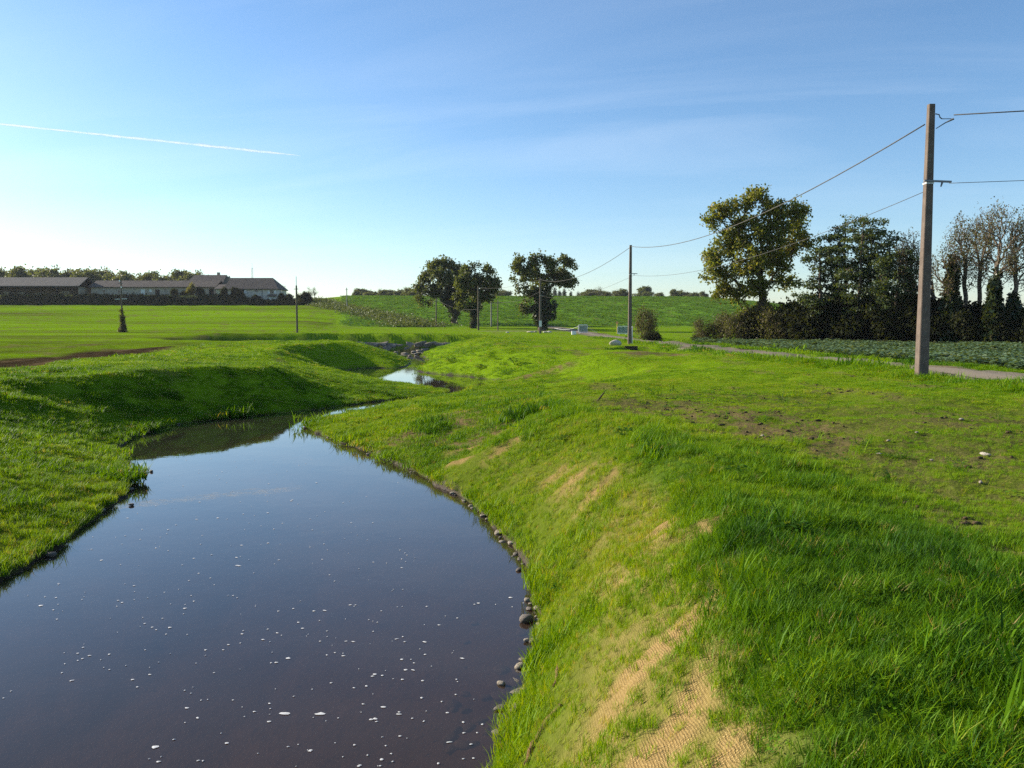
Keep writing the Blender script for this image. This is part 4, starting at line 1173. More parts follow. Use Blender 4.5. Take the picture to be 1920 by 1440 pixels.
for k in range(9):      # formed recesses down the front face
    z = .5 + k * .74
    w = (.315 + (.175 - .315) * z / h1) / 2
    MB().box(-.035, .035, -w * .86 - .004, -w * .86 + .01, z, z + .10).build('step_recess', M['stone_dark'], p1)
p2 = square_pole('utility_pole', f2, 'second concrete pole of the line, standing by the ditch', PZ - f2.z, .31, .18, 'concrete', AIM, 5.7 - f2.z, .7, 'utility poles of the line')
p3 = square_pole('utility_pole', f3, 'third concrete pole, in front of the right ivied tree', (625 - 523) * px_m(122.8), .36, .22, 'concrete', AIM, 5.6, .7, 'utility poles of the line')
MB().box(-.2, .2, -.2, -.17, 1.0, 1.9).build('notice_plate', M['galv'], p3)
def round_pole(px, D, top_py, r, mat, label, thin_top=0):
    f = foot(px, D); H = (607 - top_py) * px_m(D) + CZ - f.z
    o = empty('utility_pole', f, label, 'pole', 'slim poles in the distance')
    hh = H - thin_top
    MB().tube([(0, 0, -.4), (0, 0, hh * .5), (0, 0, hh)], [r, r * .9, r * .75], 10).build('shaft', M[mat], o)
    if thin_top: MB().tube([(0, 0, hh - .1), (0, 0, H)], r * .35, 6).build('extension_rod', M['galv'], o)
    MB().box(-.35, .35, -r - .06, -r - .003, hh - .55, hh - .47).build('cross_arm', M['steel'], o)
    return o, f, hh
q4, g4, h4 = round_pole(897, 143, 537, .17, 'wood_pole', 'dark pole beside the trunk of the middle ivied tree')
q5, g5, h5 = round_pole(921, 160, 563, .15, 'concrete_dark', 'grey pole between the middle and right ivied trees')
q6, g6, h6 = round_pole(933.5, 141, 563, .10, 'concrete', 'thinnest pale pole left of the right ivied tree')
q7, g7, h7 = round_pole(818, 166, 560, .13, 'concrete', 'pale pole before the left ivied tree')
q8, g8, h8 = round_pole(651, 222, 540, .14, 'concrete_dark', 'far pole on the slope right of the farm track')
q9, g9, h9 = round_pole(557, 119, 519, .15, 'wood_pole', 'slim dark pole with a thin rod on top before the farm', 1.3)
q10, g10, h10 = round_pole(229.5, 128, 526, .13, 'wood_pole', 'pole with white insulators and an ivied foot in the left field')
for py, dx in ((527.5, -.12), (539.5, .10)):
    MB().tube([(dx, -.16, (607 - py) * px_m(128) + CZ - g10.z - .1), (dx, -.16, (607 - py) * px_m(128) + CZ - g10.z + .16)], [.10, .07], 8).build('insulator', M['white_paint'], q10)
zz = (607 - 561) * px_m(128) + CZ - g10.z
for sgn in (-1, 1): MB().box(min(sgn * .14, sgn * .95), max(sgn * .14, sgn * .95), -.2, -.13, zz - .04 + sgn * .02, zz + .04 + sgn * .02).build('bracket', M['galv'], q10)
rng = np.random.default_rng(5)
IV = lobe_points([(0, 0, .4, .6, .5, .5), (.05, 0, 1.0, .36, .32, .7), (0, 0, 1.9, .3, .3, .8), (-.03, 0, 2.9, .2, .2, .8)], 170, rng)
IV[:, 2] = np.abs(IV[:, 2])
link('ivy', leaf_mesh('ivy', IV, 14, .12, .15, rng), M['bush_brown'], q10)

def wire(label, a, b, sag, r=.012, n=22):
    a, b = Vector(a), Vector(b)
    pts = []
    for k in range(n + 1):
        t = k / n; p = a.lerp(b, t); p.z -= sag * 4 * t * (1 - t); pts.append(p)
    o = MB().tube([p - a for p in pts], r, 5).build('overhead_cable', M['wire'], None, a, True)
    return tag(o, label, 'cable', 'overhead cables of the line')
t1 = f1 + Vector((-.12, .1, h1 - .55)); t2 = f2 + Vector((0, -.12, PZ - f2.z - .12)); t3 = f3 + Vector((0, -.1, (625 - 523) * px_m(122.8) - .15))
wire('thick upper cable from the near concrete pole to the second pole', t1, t2, 1.15, .020)
wire('thick upper cable from the second pole to the third pole', f2 + Vector((0, .12, PZ - f2.z - .15)), t3, 1.2, .020)
wire('thick upper cable from the near pole out past the right edge', f1 + Vector((.46, -.40, h1 - .40)), (54, 13.5, 8.7), .3, .018)
wire('thin lower wire from the near pole arm to the second pole', f1 + Vector((.22, .3, 5.62 - f1.z)), f2 + Vector((.25, -.2, 5.55 - f2.z)), .85, .010)
wire('thin lower wire from the second pole to the third pole', f2 + Vector((.25, .1, 5.55 - f2.z)), f3 + Vector((.2, -.2, 5.5)), .9, .010)
wire('thin lower wire from the near pole arm out past the right edge', f1 + Vector((.42, -.35, 5.68 - f1.z)), (54, 13.5, 6.5), .25, .009)
wire('cable drooping from the third pole to the dark pole by the middle tree', t3, g4 + Vector((0, 0, h4 - .3)), .5, .016)
wire('cable drooping between the pale pole and the dark pole under the ivied trees', g7 + Vector((0, 0, h7 - .1)), g4 + Vector((0, 0, h4 * .48)), .8, .018)
wire('cable drooping between the dark pole and the thinnest pale pole', g4 + Vector((0, -.2, h4 * .62)), g6 + Vector((0, 0, h6 - .3)), .35, .014)
wire('cable from the thinnest pale pole to the third pole', g6 + Vector((0, 0, h6 - .3)), f3 + Vector((0, 0, 6.2)), .6, .014)

# ------------------------------------------------------------------ roadside things
def rock_mesh(seed, sub=2, amp=.28, sq=(1, .8, .65), smooth=True):
    bm = bmesh.new(); bmesh.ops.create_icosphere(bm, subdivisions=sub, radius=1)
    rr = np.random.default_rng(seed)
    dirs = rand_unit(9, rr); offs = rr.uniform(.55, .95, 9)
    ph = rr.uniform(0, 6, 6)
    for v in bm.verts:
        p = np.array(v.co)
        for d_, o_ in zip(dirs, offs):       # flattened facets
            t = p @ d_ - o_
            if t > 0: p = p - d_ * t * .85
        p = p * (1 + amp * .35 * (math.sin(p[0] * 3 + ph[0]) * math.sin(p[1] * 3.3 + ph[1]) + .5 * math.sin(p[2] * 6 + ph[2]) * math.sin(p[0] * 5 + ph[3])))
        v.co = Vector((p[0] * sq[0], p[1] * sq[1], p[2] * sq[2]))
    me = bpy.data.meshes.new('rock'); bm.to_mesh(me); bm.free()
    if smooth:
        for p in me.polygons: p.use_smooth = True
    return me
ROCKS = [rock_mesh(s, 2, .4, q) for s, q in ((1, (1, .8, .6)), (2, (1, .7, .7)), (3, (1.1, .75, .5)), (4, (.9, .9, .75)), (5, (1.2, .8, .55)))]
def block_mesh(seed):
    rr = np.random.default_rng(seed); bm = bmesh.new(); bmesh.ops.create_icosphere(bm, subdivisions=2, radius=1)
    dirs = np.concatenate([np.array([(1, 0, 0), (-1, 0, 0), (0, 1, 0), (0, -1, 0), (0, 0, 1), (0, 0, -1)], float) + rr.normal(size=(6, 3)) * .22, rand_unit(4, rr)])
    dirs /= np.linalg.norm(dirs, axis=1)[:, None]; offs = np.concatenate([rr.uniform(.5, .72, 6), rr.uniform(.65, .85, 4)])
    for v in bm.verts:
        p = np.array(v.co) * 1.15
        for d_, o_ in zip(dirs, offs):
            t = p @ d_ - o_
            if t > 0: p = p - d_ * t * .96
        p = p + rr.normal(size=3) * .02
        v.co = Vector(p * (1.45, 1.1, 1.25))
    me = bpy.data.meshes.new('block'); bm.to_mesh(me); bm.free(); return me
BLOCKS = [block_mesh(k) for k in range(6)]
def put_rock(loc, size, label, mat, group=None, rz=0, name='stone', tilt=(0, 0), parent=None, mesh=None, zs=1.0, cat='stone'):
    src = mesh or random.choice(ROCKS)
    key = src.name + mat
    if key not in bpy.data.meshes:
        c = src.copy(); c.name = key; c.materials.append(M[mat])
    o = link(name, bpy.data.meshes[key], None, parent, loc)
    o.scale = (size, size, size * zs); o.rotation_euler = (tilt[0], tilt[1], rz)
    if not parent: tag(o, label, cat, group)
    return o
# crowd barriers at the end of the road
def barrier(px, D, label, w=1.3, h=1.15):
    f = foot(px, D); o = empty('barrier', f, label, 'barrier', 'barriers at the bridge')
    MB().tube([(-w / 2, 0, .12), (-w / 2, 0, h - .1), (-w / 2 + .1, 0, h), (w / 2 - .1, 0, h), (w / 2, 0, h - .1), (w / 2, 0, .12), (-w / 2, 0, .12)], .05, 6).build('frame', M['white_paint'], o)
    bar = MB().tube([(0, 0, .12), (0, 0, h)], .022, 5).mesh('bar'); bar.materials.append(M['galv'])
    for k in range(1, 8): link('bar', bar, None, o, (-w / 2 + w * k / 8, 0, 0))
    for sgn in (-1, 1): MB().box(sgn * w * .32 - .04, sgn * w * .32 + .04, -.35, .35, .0, .06).build('foot', M['galv'], o)
    MB().box(-w / 2 + .06, w / 2 - .06, .03, .04, .2, h - .08).build('mesh_sheet', M['green_mesh'], o)
    return o
barrier(1093, 124, 'white-framed crowd barrier standing left of the road end', 1.35, 1.25)
barrier(1168, 118, 'crowd barrier partly hidden by the second pole', 1.5, 1.15)
f = foot(1157, 121)
sg = empty('sign_post', f, 'small round orange sign on a yellow post left of the second pole', 'sign')
MB().tube([(0, 0, -.2), (0, 0, 1.55)], .045, 6).build('post', M['yellow_paint'], sg)
MB().tube([(0, -.07, 1.6), (0, -.045, 1.6)], .19, 14).build('sign_disc', M['orange_paint'], sg)
f = foot(1185.5, 68.5)
wp = empty('marker_post', f, 'thin white marker post touching the right side of the second pole', 'post')
MB().tube([(0, 0, -.2), (0, 0, 1.35)], .045, 8).build('post', M['white_paint'], wp)
MB().tube([(0, 0, 1.352), (0, 0, 1.45)], [.05, .03], 8).build('cap', M['white_paint'], wp)
f = foot(1153, 62)
put_rock(f + Vector((0, 0, .22)), .52, 'pale boulder on the grass left of the second pole', 'boulder', None, .2, 'boulder', mesh=rock_mesh(31, 2, .2, (1.05, .7, .62)))
f = foot(1076, 117)
cb = MB().box(-.32, .32, -.25, .25, -.1, .48).build('concrete_block', M['white_paint'], None, f); tag(cb, 'small white block left of the left crowd barrier', 'block')
bv = cb.modifiers.new('bevel', 'BEVEL'); bv.width = .04
for k, (px, D, s_, lab) in enumerate(((995, 128, .55, 'pale flat slab left of the third pole'), (1003, 129, .45, 'grey slab lying beside the pale one left of the third pole'), (1022, 127, .4, 'pale flat slab right of the third pole'), (1030, 128, .5, 'grey flat slab right of the third pole'), (952, 126, .35, 'tan stone on the meadow below the thinnest pole'))):
    f = foot(px, D); put_rock(f + Vector((0, 0, .06)), s_, lab, 'boulder' if k != 1 else 'stone', 'slabs by the third pole', k * 1.1, 'stone_slab', zs=.6)
# culvert head and block in the roadside ditch
f = foot(1250, 54); zt = hz(f.x, 54)
ch = MB().add([(-.55, 0, -.6), (.75, 0, -.6), (.75, .35, -.6), (-.55, .35, -.6), (-.55, 0, .42), (.75, 0, .36), (.75, .35, .36), (-.55, .35, .42)],
              [(3, 2, 1, 0), (4, 5, 6, 7), (0, 1, 5, 4), (1, 2, 6, 5), (2, 3, 7, 6), (3, 0, 4, 7)]).build('culvert_headwall', M['boulder'], None, (f.x, 54, zt))
bv = ch.modifiers.new('bevel', 'BEVEL'); bv.width = .05
tag(ch, 'tan concrete culvert head at the right rim of the roadside ditch', 'culvert')
f = foot(1183, 57.5)
cw = MB().box(-.45, .45, -.06, .06, -.5, .18).build('ditch_board', M['dark_wood'], None, (f.x, 57.3, hz(f.x, 57.3))); tag(cw, 'brown timber board across the ditch below the second pole', 'board')
# tape strung past the barriers
def tape(label, a, b, sag):
    pts = []; a = Vector(a); b = Vector(b)
    for k in range(13):
        t = k / 12; p = a.lerp(b, t); p.z -= sag * 4 * t * (1 - t); pts.append(p - a)
    o = MB().tube(pts, .022, 4).build('barrier_tape', M['white_paint'], None, a); return tag(o, label, 'tape', 'tapes at the barriers')
fb = foot(1093, 124)
tape('white tape sagging from the left barrier to the right', fb + Vector((.7, 0, 1.0)), foot(1120, 128) + Vector((0, 0, .05)), .15)
tape('white tape running left from the left barrier', fb + Vector((-.7, 0, 1.0)), foot(1040, 132) + Vector((0, 0, .6)), .35)

# ------------------------------------------------------------------ rock revetment
rw = empty('rock_revetment', (-11, 92.2, ZW), 'wall of big grey rocks lining the far bend of the stream', 'wall')
rr = random.Random(4)
line = [(-3.6, 89.4), (-5.2, 90.9), (-8.4, 91.9), (-13, 92.8), (-22, 93.6)]
def along(s_):
    acc = 0
    for (ax, ay), (bx_, by_) in zip(line, line[1:]):
        L = math.hypot(bx_ - ax, by_ - ay)
        if s_ <= acc + L:
            t = (s_ - acc) / L; return ax + (bx_ - ax) * t, ay + (by_ - ay) * t
        acc += L
    return line[-1]
s_ = .2
for row, (zz, off) in enumerate(((-1.25, 0), (-.78, .5))):
    s_ = off
    while s_ < 18.5:
        w = rr.uniform(.5, .85)
        x, y = along(s_ + w)
        put_rock((x + 11, y - 92.2 + row * .16 + rr.uniform(-.06, .06), zz + rr.uniform(-.1, .1) - ZW), w, None, 'rock_wall', None, rr.uniform(-.3, .3), 'rock', (rr.uniform(-.15, .15), rr.uniform(-.15, .15)), rw, BLOCKS[rr.randrange(6)], rr.uniform(.9, 1.25) * .34 / w)
        s_ += w * 1.55
for k, (px, py, sz) in enumerate(((758, 663, .3), (775, 660, .35), (768, 667, .22), (788, 658, .4), (780, 664, .2), (797, 657, .3), (750, 668, .2), (742, 661, .28), (806, 660, .25), (766, 671, .16))):
    p = on_z(px, py, ZW + .03); put_rock((p[0], p[1], ZW + .05), sz, 'stone in the shallow riffle before the rock wall', 'stone', 'stones of the riffle', k, zs=.6)

# ------------------------------------------------------------------ stones on the near shore
def shore(px, py): return on_z(px, py, ZW)
big = [(998, 1101, .062, 'stone', 'rounded pale stone, topmost of the cluster at the right waterline'), (1004, 1116, .05, 'stone', 'pale stone just below the topmost one at the right waterline'), (990, 1127, .055, 'stone', 'grey rounded stone at the left of the waterline cluster'),
       (1012, 1143, .085, 'stone', 'biggest pale stone of the right waterline cluster'), (992, 1143, .05, 'stone_dark', 'dark wet stone beside the biggest waterline stone'), (986, 1165, .105, 'stone_dark', 'long flat dark stone half under water at the right bank'), (974, 1252, .075, 'stone', 'pale angular stone standing at the water below the long dark one'),
       (985, 1240, .06, 'stone_dark', 'dark stone behind the pale angular stone at the water'), (1000, 1205, .06, 'stone_dark', 'dark stone at the waterline between the two clusters'), (940, 1283, .05, 'stone', 'small pale stone awash left of the angular stone'), (938, 1330, .06, 'stone_dark', 'dark wet stone awash in the lower shallows'), (972, 1070, .06, 'stone_dark', 'dark flat stone at the waterline above the pale cluster')]
for k, (px, py, sz, mt, lab) in enumerate(big):
    x, y = shore(px, py); put_rock((x, y, ZW + sz * .2), sz * .85, lab, mt, None, k * 1.3, zs=.8)
rng = np.random.default_rng(9)
# a scatter of small stones along the right waterline
cnt = 0
for k in range(900):
    i = rng.integers(0, len(PS)); x, y = PS[i] + rng.normal(size=2) * (.05, .1)
    if not (2.5 < y < 22.5 and x > -6.0): continue
    dens = .9 if 9.5 < y < 14.6 else .35
    if rng.random() > dens or cnt > 130: continue
    sz = rng.uniform(.022, .06) * (1.15 if 10.5 < y < 14 else .85)
    mt = 'stone' if rng.random() < .58 else 'stone_dark'
    put_rock((x, y, ZW + .0 + max(0, float(sd_at(x, y))) * .6 + rng.uniform(-.01, .02)), sz, 'small %s stone lying along the right waterline' % ('pale' if mt == 'stone' else 'dark'), mt, 'small %s stones of the right shore' % ('pale' if mt == 'stone' else 'dark'), rng.uniform(0, 6), zs=.75)
    cnt += 1
for k in range(26):
    px, py = [(224, 850), (222, 872), (232, 905), (228, 930), (190, 968), (120, 1020), (60, 1052), (250, 822), (576, 800), (590, 797), (570, 803), (300, 800), (340, 795)][k % 13]
    x, y = shore(px, py); x += rng.normal() * .08; y += rng.normal() * .4
    put_rock((x, y, ZW + .02), rng.uniform(.04, .10), 'small dark stone on the left shore or the point', 'stone_dark', 'small dark stones of the far shore', rng.uniform(0, 6), zs=.7)
for k in range(34):     # stones lying on the bed, seen through the shallow water
    px = rng.uniform(840, 985); py = rng.uniform(1150, 1430)
    x, y = on_z(px, py, ZW - .1)
    put_rock((x, y, float(height(np.array([x]), np.array([y]))[0]) + .01), rng.uniform(.04, .10), 'dark stone under the shallow brown water by the right bank', 'stone_dark', 'stones under water', rng.uniform(0, 6), zs=.6)
# pebbles on the meadow
for k, (px, py, lab) in enumerate(((1802, 789, 'tan stone on the meadow, farthest toward the near pole'), (1719, 814, 'tan stone on the meadow second from the near pole'), (1848, 855, 'reddish stone on the meadow near the right edge'), (1747, 866, 'pale stone on the meadow left of the reddish one'), (1666, 829, 'small tan stone on the meadow, third row'), (1430, 820, 'reddish clod at the left of the bare track'), (1648, 856, 'small pale stone on the meadow by the bare soil'), (1838, 908, 'small reddish stone at the right on bare soil'), (1765, 1098, 'pale stone in the tall dark grass'))):
    x, y, z = ground_hit(px, py); put_rock((x, y, z + .02), .026 + .008 * (k % 3) + (.02 if k in (0, 2) else 0), lab, 'stone' if k != 2 else 'boulder', 'stones scattered on the meadow', k, zs=.75)
# dark earth clods on the bare strip
rng = np.random.default_rng(19)
X = rng.uniform(2.5, 11, 5000); Y = rng.uniform(5, 26, 5000)
inr = soil_mask(X, Y, sd_at(X, Y)) > .45
X, Y = X[inr][:420], Y[inr][:420]
V = []; F = []
ico = ROCKS[3]
iv_ = np.array([v.co[:] for v in ico.vertices]); if_ = np.array([p.vertices[:] for p in ico.polygons])
Z = height(X, Y)
for x, y, z in zip(X, Y, Z):
    s_ = rng.uniform(.012, .045) * (1.3 if rng.random() < .1 else 1)
    F.append(if_ + len(V) * len(iv_)); V.append(iv_ * (s_ * rng.uniform(.7, 1.6), s_ * rng.uniform(.7, 1.4), s_ * .7) + (x, y, z + s_ * .2))
cl = link('soil_clods', np_mesh('soil_clods', np.concatenate(V), np.concatenate(F)), simple_mat('clod', (.05, .034, .018), (.12, .085, .045), 12, .95, .1, .5, 40))
tag(cl, 'crumbs and clods of brown earth strewn over the bare strip', 'soil', kind='stuff')

# matting edges and a stick
def strip(pxs, label, r, mat='coir'):
    pts = []
    for px, py in pxs:
        x, y, z = ground_hit(px, py); pts.append(Vector((x, y, z + r * .5)))
    a = pts[0]; fine = []
    for k in range(len(pts) - 1):
        for q in range(5):
            t = q / 5; fine.append(pts[k].lerp(pts[k + 1], t) - a + Vector((random.uniform(-1, 1) * r * .3, random.uniform(-1, 1) * r * .3, random.uniform(-.3, .3) * r)))
    fine.append(pts[-1] - a)
    o = MB().tube(fine, [r * random.uniform(.65, 1.15) for _ in fine], 8).build('matting_edge', M[mat], None, a, True)
    return tag(o, label, 'matting', 'rolled edges of the coir matting')
strip([(988, 1436), (1000, 1400), (1024, 1362), (1052, 1326)], 'dark rolled edge of coir matting near the water, lowest on the bank', .024)
strip([(1040, 1290), (1046, 1262), (1050, 1225), (1054, 1195)], 'short rolled edge of coir matting above the lowest one', .018)
x, y, z = ground_hit(1118, 752)
sk = MB().tube([(0, 0, -.05), (.06, 0, .03), (.14, .02, .13), (.2, .02, .21)], [.012, .018, .016, .005], 6).build('stick', M['stick'], None, (x, y, z), True); tag(sk, 'dark bent stick poking out of the meadow above the bank', 'stick')

# ------------------------------------------------------------------ foam on the water
rng = np.random.default_rng(23)
V = []; F = []; b = 0
n = 0
while n < 400:
    px = rng.uniform(0, 1000); py = 860 + 580 * rng.random() ** 1.15
    x, y = on_z(px, py, ZW)
    if sd_at(x, y) > -.15: continue
    if fbm(np.array([x * .7]), np.array([y * .35]), 2, 7)[0] < .36 + .14 * rng.random(): continue
    k = 8; s_ = rng.uniform(.0045, .0135) * (1.7 if rng.random() < .07 else 1) * (1 + y * .012)
    el = rng.uniform(.8, 2.2) if rng.random() < .35 else rng.uniform(.8, 1.3); rot = rng.normal() * .3
    for j in range(k):
        t = 6.283 * j / k; q = s_ * rng.uniform(.6, 1.15)
        a, c = math.cos(t) * q * el, math.sin(t) * q
        V.append((x + a * math.cos(rot) - c * math.sin(rot), y + a * math.sin(rot) + c * math.cos(rot), ZW + .004))
    V.append((x, y, ZW + .009))
    for j in range(k): F.append((b + j, b + (j + 1) % k, b + k))
    b += k + 1; n += 1
fo = link('foam_flecks', np_mesh('foam_flecks', np.array(V), np.array(F)), M['foam'])
tag(fo, 'small white foam flecks drifting on the dark water', 'foam', kind='stuff')

# ------------------------------------------------------------------ grass
def blade_mesh(name, n, R, h, w, seed, arch=.5, tilt=.35, segs=2):
    rng = np.random.default_rng(seed)
    V = []; F4 = []; F3 = []
    for k in range(n):
        a = rng.random() * 6.283; q = R * rng.random() ** .5
        bx_, by_ = math.cos(a) * q, math.sin(a) * q
        az = rng.random() * 6.283; hh = h * rng.uniform(.45, 1.15); tl = tilt * rng.uniform(.2, 1.2); ar = arch * rng.uniform(.2, 1.3)
        dx, dy = math.cos(az), math.sin(az); sx, sy = -dy, dx
        ww = w * rng.uniform(.7, 1.3) * .5; b = len(V)
        for s_ in range(segs):
            t = s_ / segs; f_ = hh * (tl * t + ar * t * t); z = hh * t * (1 - .25 * ar * t)
            wd = ww * (1 - .25 * t)
            V += [(bx_ + dx * f_ - sx * wd, by_ + dy * f_ - sy * wd, z), (bx_ + dx * f_ + sx * wd, by_ + dy * f_ + sy * wd, z)]
        f_ = hh * (tl + ar); V.append((bx_ + dx * f_, by_ + dy * f_, hh * (1 - .25 * ar)))
        for s_ in range(segs - 1): F4.append((b + 2 * s_, b + 2 * s_ + 1, b + 2 * s_ + 3, b + 2 * s_ + 2))
        F3.append((b + 2 * segs - 2, b + 2 * segs - 1, b + 2 * segs))
    return np_mesh(name, np.array(V), [np.array(F4), np.array(F3)])
def clover_mesh(name, n, R, h, w, seed):
    rng = np.random.default_rng(seed); V = []; F = []
    for k in range(n):
        a = rng.random() * 6.283; q = R * rng.random() ** .5; z = h * rng.uniform(.3, 1)
        c = np.array((math.cos(a) * q, math.sin(a) * q, z))
        az = rng.random() * 6.283; d = np.array((math.cos(az), math.sin(az), rng.uniform(-.3, .5))); s_ = np.array((-math.sin(az), math.cos(az), rng.uniform(-.3, .3))); ll = w * rng.uniform(.7, 1.4)
        b = len(V); V += [c, c + d * ll * .5 + s_ * ll * .33, c + d * ll, c + d * ll * .5 - s_ * ll * .33]; F.append((b, b + 1, b + 2, b + 3))
    return np_mesh(name, np.array(V), np.array(F))
GRASS = grass_mat('grass_blade', [(0, (.014, .05, .005)), (.25, (.038, .12, .006)), (.5, (.108, .235, .005)), (.75, (.20, .335, .007)), (.9, (.28, .36, .018)), (1, (.36, .29, .11))])
CROPM = grass_mat('crop_leaf', [(0, (.05, .09, .04)), (.5, (.11, .18, .085)), (1, (.22, .29, .16))], .3)
def source(col_name, meshes, mat):
    c = bpy.data.collections.new(col_name)
    for k, me in enumerate(meshes):
        me.materials.append(mat)
        o = bpy.data.objects.new('%s_%d' % (col_name, k), me); c.objects.link(o)
    return c
def scatter(name, pts, yaw, scl, idx, tint, col, label, cat, tilt=None):
    n = len(pts)
    me = bpy.data.meshes.new(name); me.vertices.add(n); me.vertices.foreach_set('co', np.asarray(pts, np.float32).ravel())
    rot = np.zeros((n, 3), np.float32); rot[:, 2] = yaw
    if tilt is not None: rot[:, :2] = tilt
    me.attributes.new('rot', 'FLOAT_VECTOR', 'POINT').data.foreach_set('vector', rot.ravel())
    sv = np.asarray(scl, np.float32); sv = np.repeat(sv[:, None], 3, 1) if sv.ndim == 1 else sv
    me.attributes.new('scl', 'FLOAT_VECTOR', 'POINT').data.foreach_set('vector', sv.ravel())
    me.attributes.new('pick', 'INT', 'POINT').data.foreach_set('value', np.asarray(idx, np.int32))
    me.attributes.new('tint', 'FLOAT', 'POINT').data.foreach_set('value', np.asarray(tint, np.float32))
    o = link(name, me)
    ng = bpy.data.node_groups.new(name, 'GeometryNodeTree')
    ng.interface.new_socket('Geometry', in_out='INPUT', socket_type='NodeSocketGeometry')
    ng.interface.new_socket('Geometry', in_out='OUTPUT', socket_type='NodeSocketGeometry')
    N = ng.nodes; L = ng.links
    gi = N.new('NodeGroupInput'); go = N.new('NodeGroupOutput')
    ci = N.new('GeometryNodeCollectionInfo'); ci.inputs['Collection'].default_value = col
    ci.inputs['Separate Children'].default_value = True; ci.inputs['Reset Children'].default_value = True
    ip = N.new('GeometryNodeInstanceOnPoints'); ip.inputs['Pick Instance'].default_value = True
    def attr(nm, dt):
        a = N.new('GeometryNodeInputNamedAttribute'); a.data_type = dt; a.inputs['Name'].default_value = nm
        return a.outputs['Attribute']
    L.new(gi.outputs[0], ip.inputs['Points']); L.new(ci.outputs[0], ip.inputs['Instance'])
    L.new(attr('pick', 'INT'), ip.inputs['Instance Index'])
    er = N.new('FunctionNodeEulerToRotation'); L.new(attr('rot', 'FLOAT_VECTOR'), er.inputs[0])
    L.new(er.outputs[0], ip.inputs['Rotation']); L.new(attr('scl', 'FLOAT_VECTOR'), ip.inputs['Scale'])
    L.new(ip.outputs[0], go.inputs[0])
    md = o.modifiers.new('scatter', 'NODES'); md.node_group = ng
    tag(o, label, cat, kind='stuff')
    return o
fine_col = source('fine_tuft', [blade_mesh('ft%d' % k, 22, .055, .075, .0035, k, .45, .35) for k in range(4)], GRASS)
lush_col = source('lush_tuft', [blade_mesh('lt%d' % k, 20, .07, .17, .0055, 10 + k, .75, .35, 3) for k in range(4)] + [clover_mesh('lc0', 26, .09, .10, .028, 20)], GRASS)
mid_col = source('mid_tuft', [blade_mesh('mt%d' % k, 46, .16, .085, .008, 30 + k, .5, .4) for k in range(4)], GRASS)
far_col = source('far_tuft', [blade_mesh('fr%d' % k, 60, .38, .10, .020, 40 + k, .5, .5) for k in range(4)], GRASS)
HALF = math.radians(41)
def sample(r0, r1, dens, rng):
    n = int(dens * HALF * (r1 * r1 - r0 * r0))
    a = rng.uniform(-HALF, HALF, n); r = np.sqrt(rng.uniform(r0 * r0, r1 * r1, n))
    return np.sin(a) * r, np.cos(a) * r
def grass_ring(name, r0, r1, dens, col, nk, base_s, rng, label):
    X, Y = sample(r0, r1, dens, rng)
    so, co, we, fi, pl, hi, ro, cr, gr, lu, sd = zone_attrs(X, Y)
    clump = fbm(X * 1.4, Y * 1.4, 3, 111); big_ = fbm(X * .35, Y * .35, 3, 117)
    dens_ = np.clip(.05 + 1.75 * clump, 0, 1)
    dens_ *= (1 - .80 * zone_attrs.thin) * (1 - .25 * co) * (1 - .80 * so) * (1 - .97 * pl) * (1 - fi) * (1 - cr) * (1 - np.clip(gr * 1.3, 0, 1))
    dens_ *= (sd > -.12)
    keep = rng.random(len(X)) < dens_
    X, Y, sd, lu, clump, big_, so, co, fi, gr = [q[keep] for q in (X, Y, sd, lu, clump, big_, so, co, fi, gr)]
    Z = height(X, Y)
    wet_ok = Z > ZW + .035
    X, Y, Z, sd, lu, clump, big_, so, co, fi, gr = [q[wet_ok] for q in (X, Y, Z, sd, lu, clump, big_, so, co, fi, gr)]
    verge = (1 - sstep(1.8, 4.2, np.abs(X - road_x(Y)))) * (X > 7)
    meadow = sstep(3.0, 4.2, sd) * (X > 1.0)
    left = (X < np.interp(Y, [0, 20, 30, 60], [-3.3, -7, -6, -6]))
    s = base_s * (.45 + 1.0 * clump) * (.6 + .8 * fbm(X * 2.6, Y * 2.6, 2, 119)) * rng.uniform(.7, 1.3, len(X))
    s *= (1 - .52 * meadow * (1 - verge)) * (1 + .55 * verge) * (1 - .2 * co) * (1 - .12 * left * sstep(14, 30, Y)) * (1 - .35 * sstep(24, 50, Y) * (1 - verge))
    v2 = (1 - sstep(.5, 1.3, np.abs(X - road_x(Y) + 2.1))) * (1 - sstep(36, 42, Y)) * (.45 + .55 * sstep(25.5, 28, Y))
    s *= 1 + 1.0 * v2
    edge = (1 - sstep(.05, .35, sd)); s *= 1 + .5 * edge
    tint = .62 + (big_ - .5) * .42 + (clump - .5) * -.35 + rng.normal(size=len(X)) * .07
    tint = tint - .16 * verge - .06 * left - .16 * lu + .10 * co + .05 * meadow
    tall = (fbm(X * .9, Y * .9, 3, 123) > .66) * (1 - meadow) * (Y < 30)
    s *= 1 + .6 * tall; tint -= .12 * tall
    odd = rng.random(len(X)); s *= np.where(odd < .03, rng.uniform(1.3, 2.0, len(X)), 1); tint += rng.normal(size=len(X)) * .05
    dry = odd > .975; tint = np.where(dry, .98, np.clip(tint, .05, .88))
    n = len(X)
    return scatter(name, np.stack([X, Y, Z - .004], 1), rng.uniform(0, 6.28, n), s, rng.integers(0, nk, n), tint, col, label, 'grass', rng.normal(size=(n, 2)) * .12)
rng = np.random.default_rng(31)
grass_ring('bank_grass', 2.2, 9, 760, fine_col, 4, .88, rng, 'fine young green grass on the near bank and berm')
grass_ring('meadow_grass', 9, 17, 380, fine_col, 4, .92, rng, 'short bright green grass covering the graded bank and meadow')
grass_ring('mid_grass', 17, 42, 110, mid_col, 4, .85, rng, 'bright grass over the middle banks and meadow')
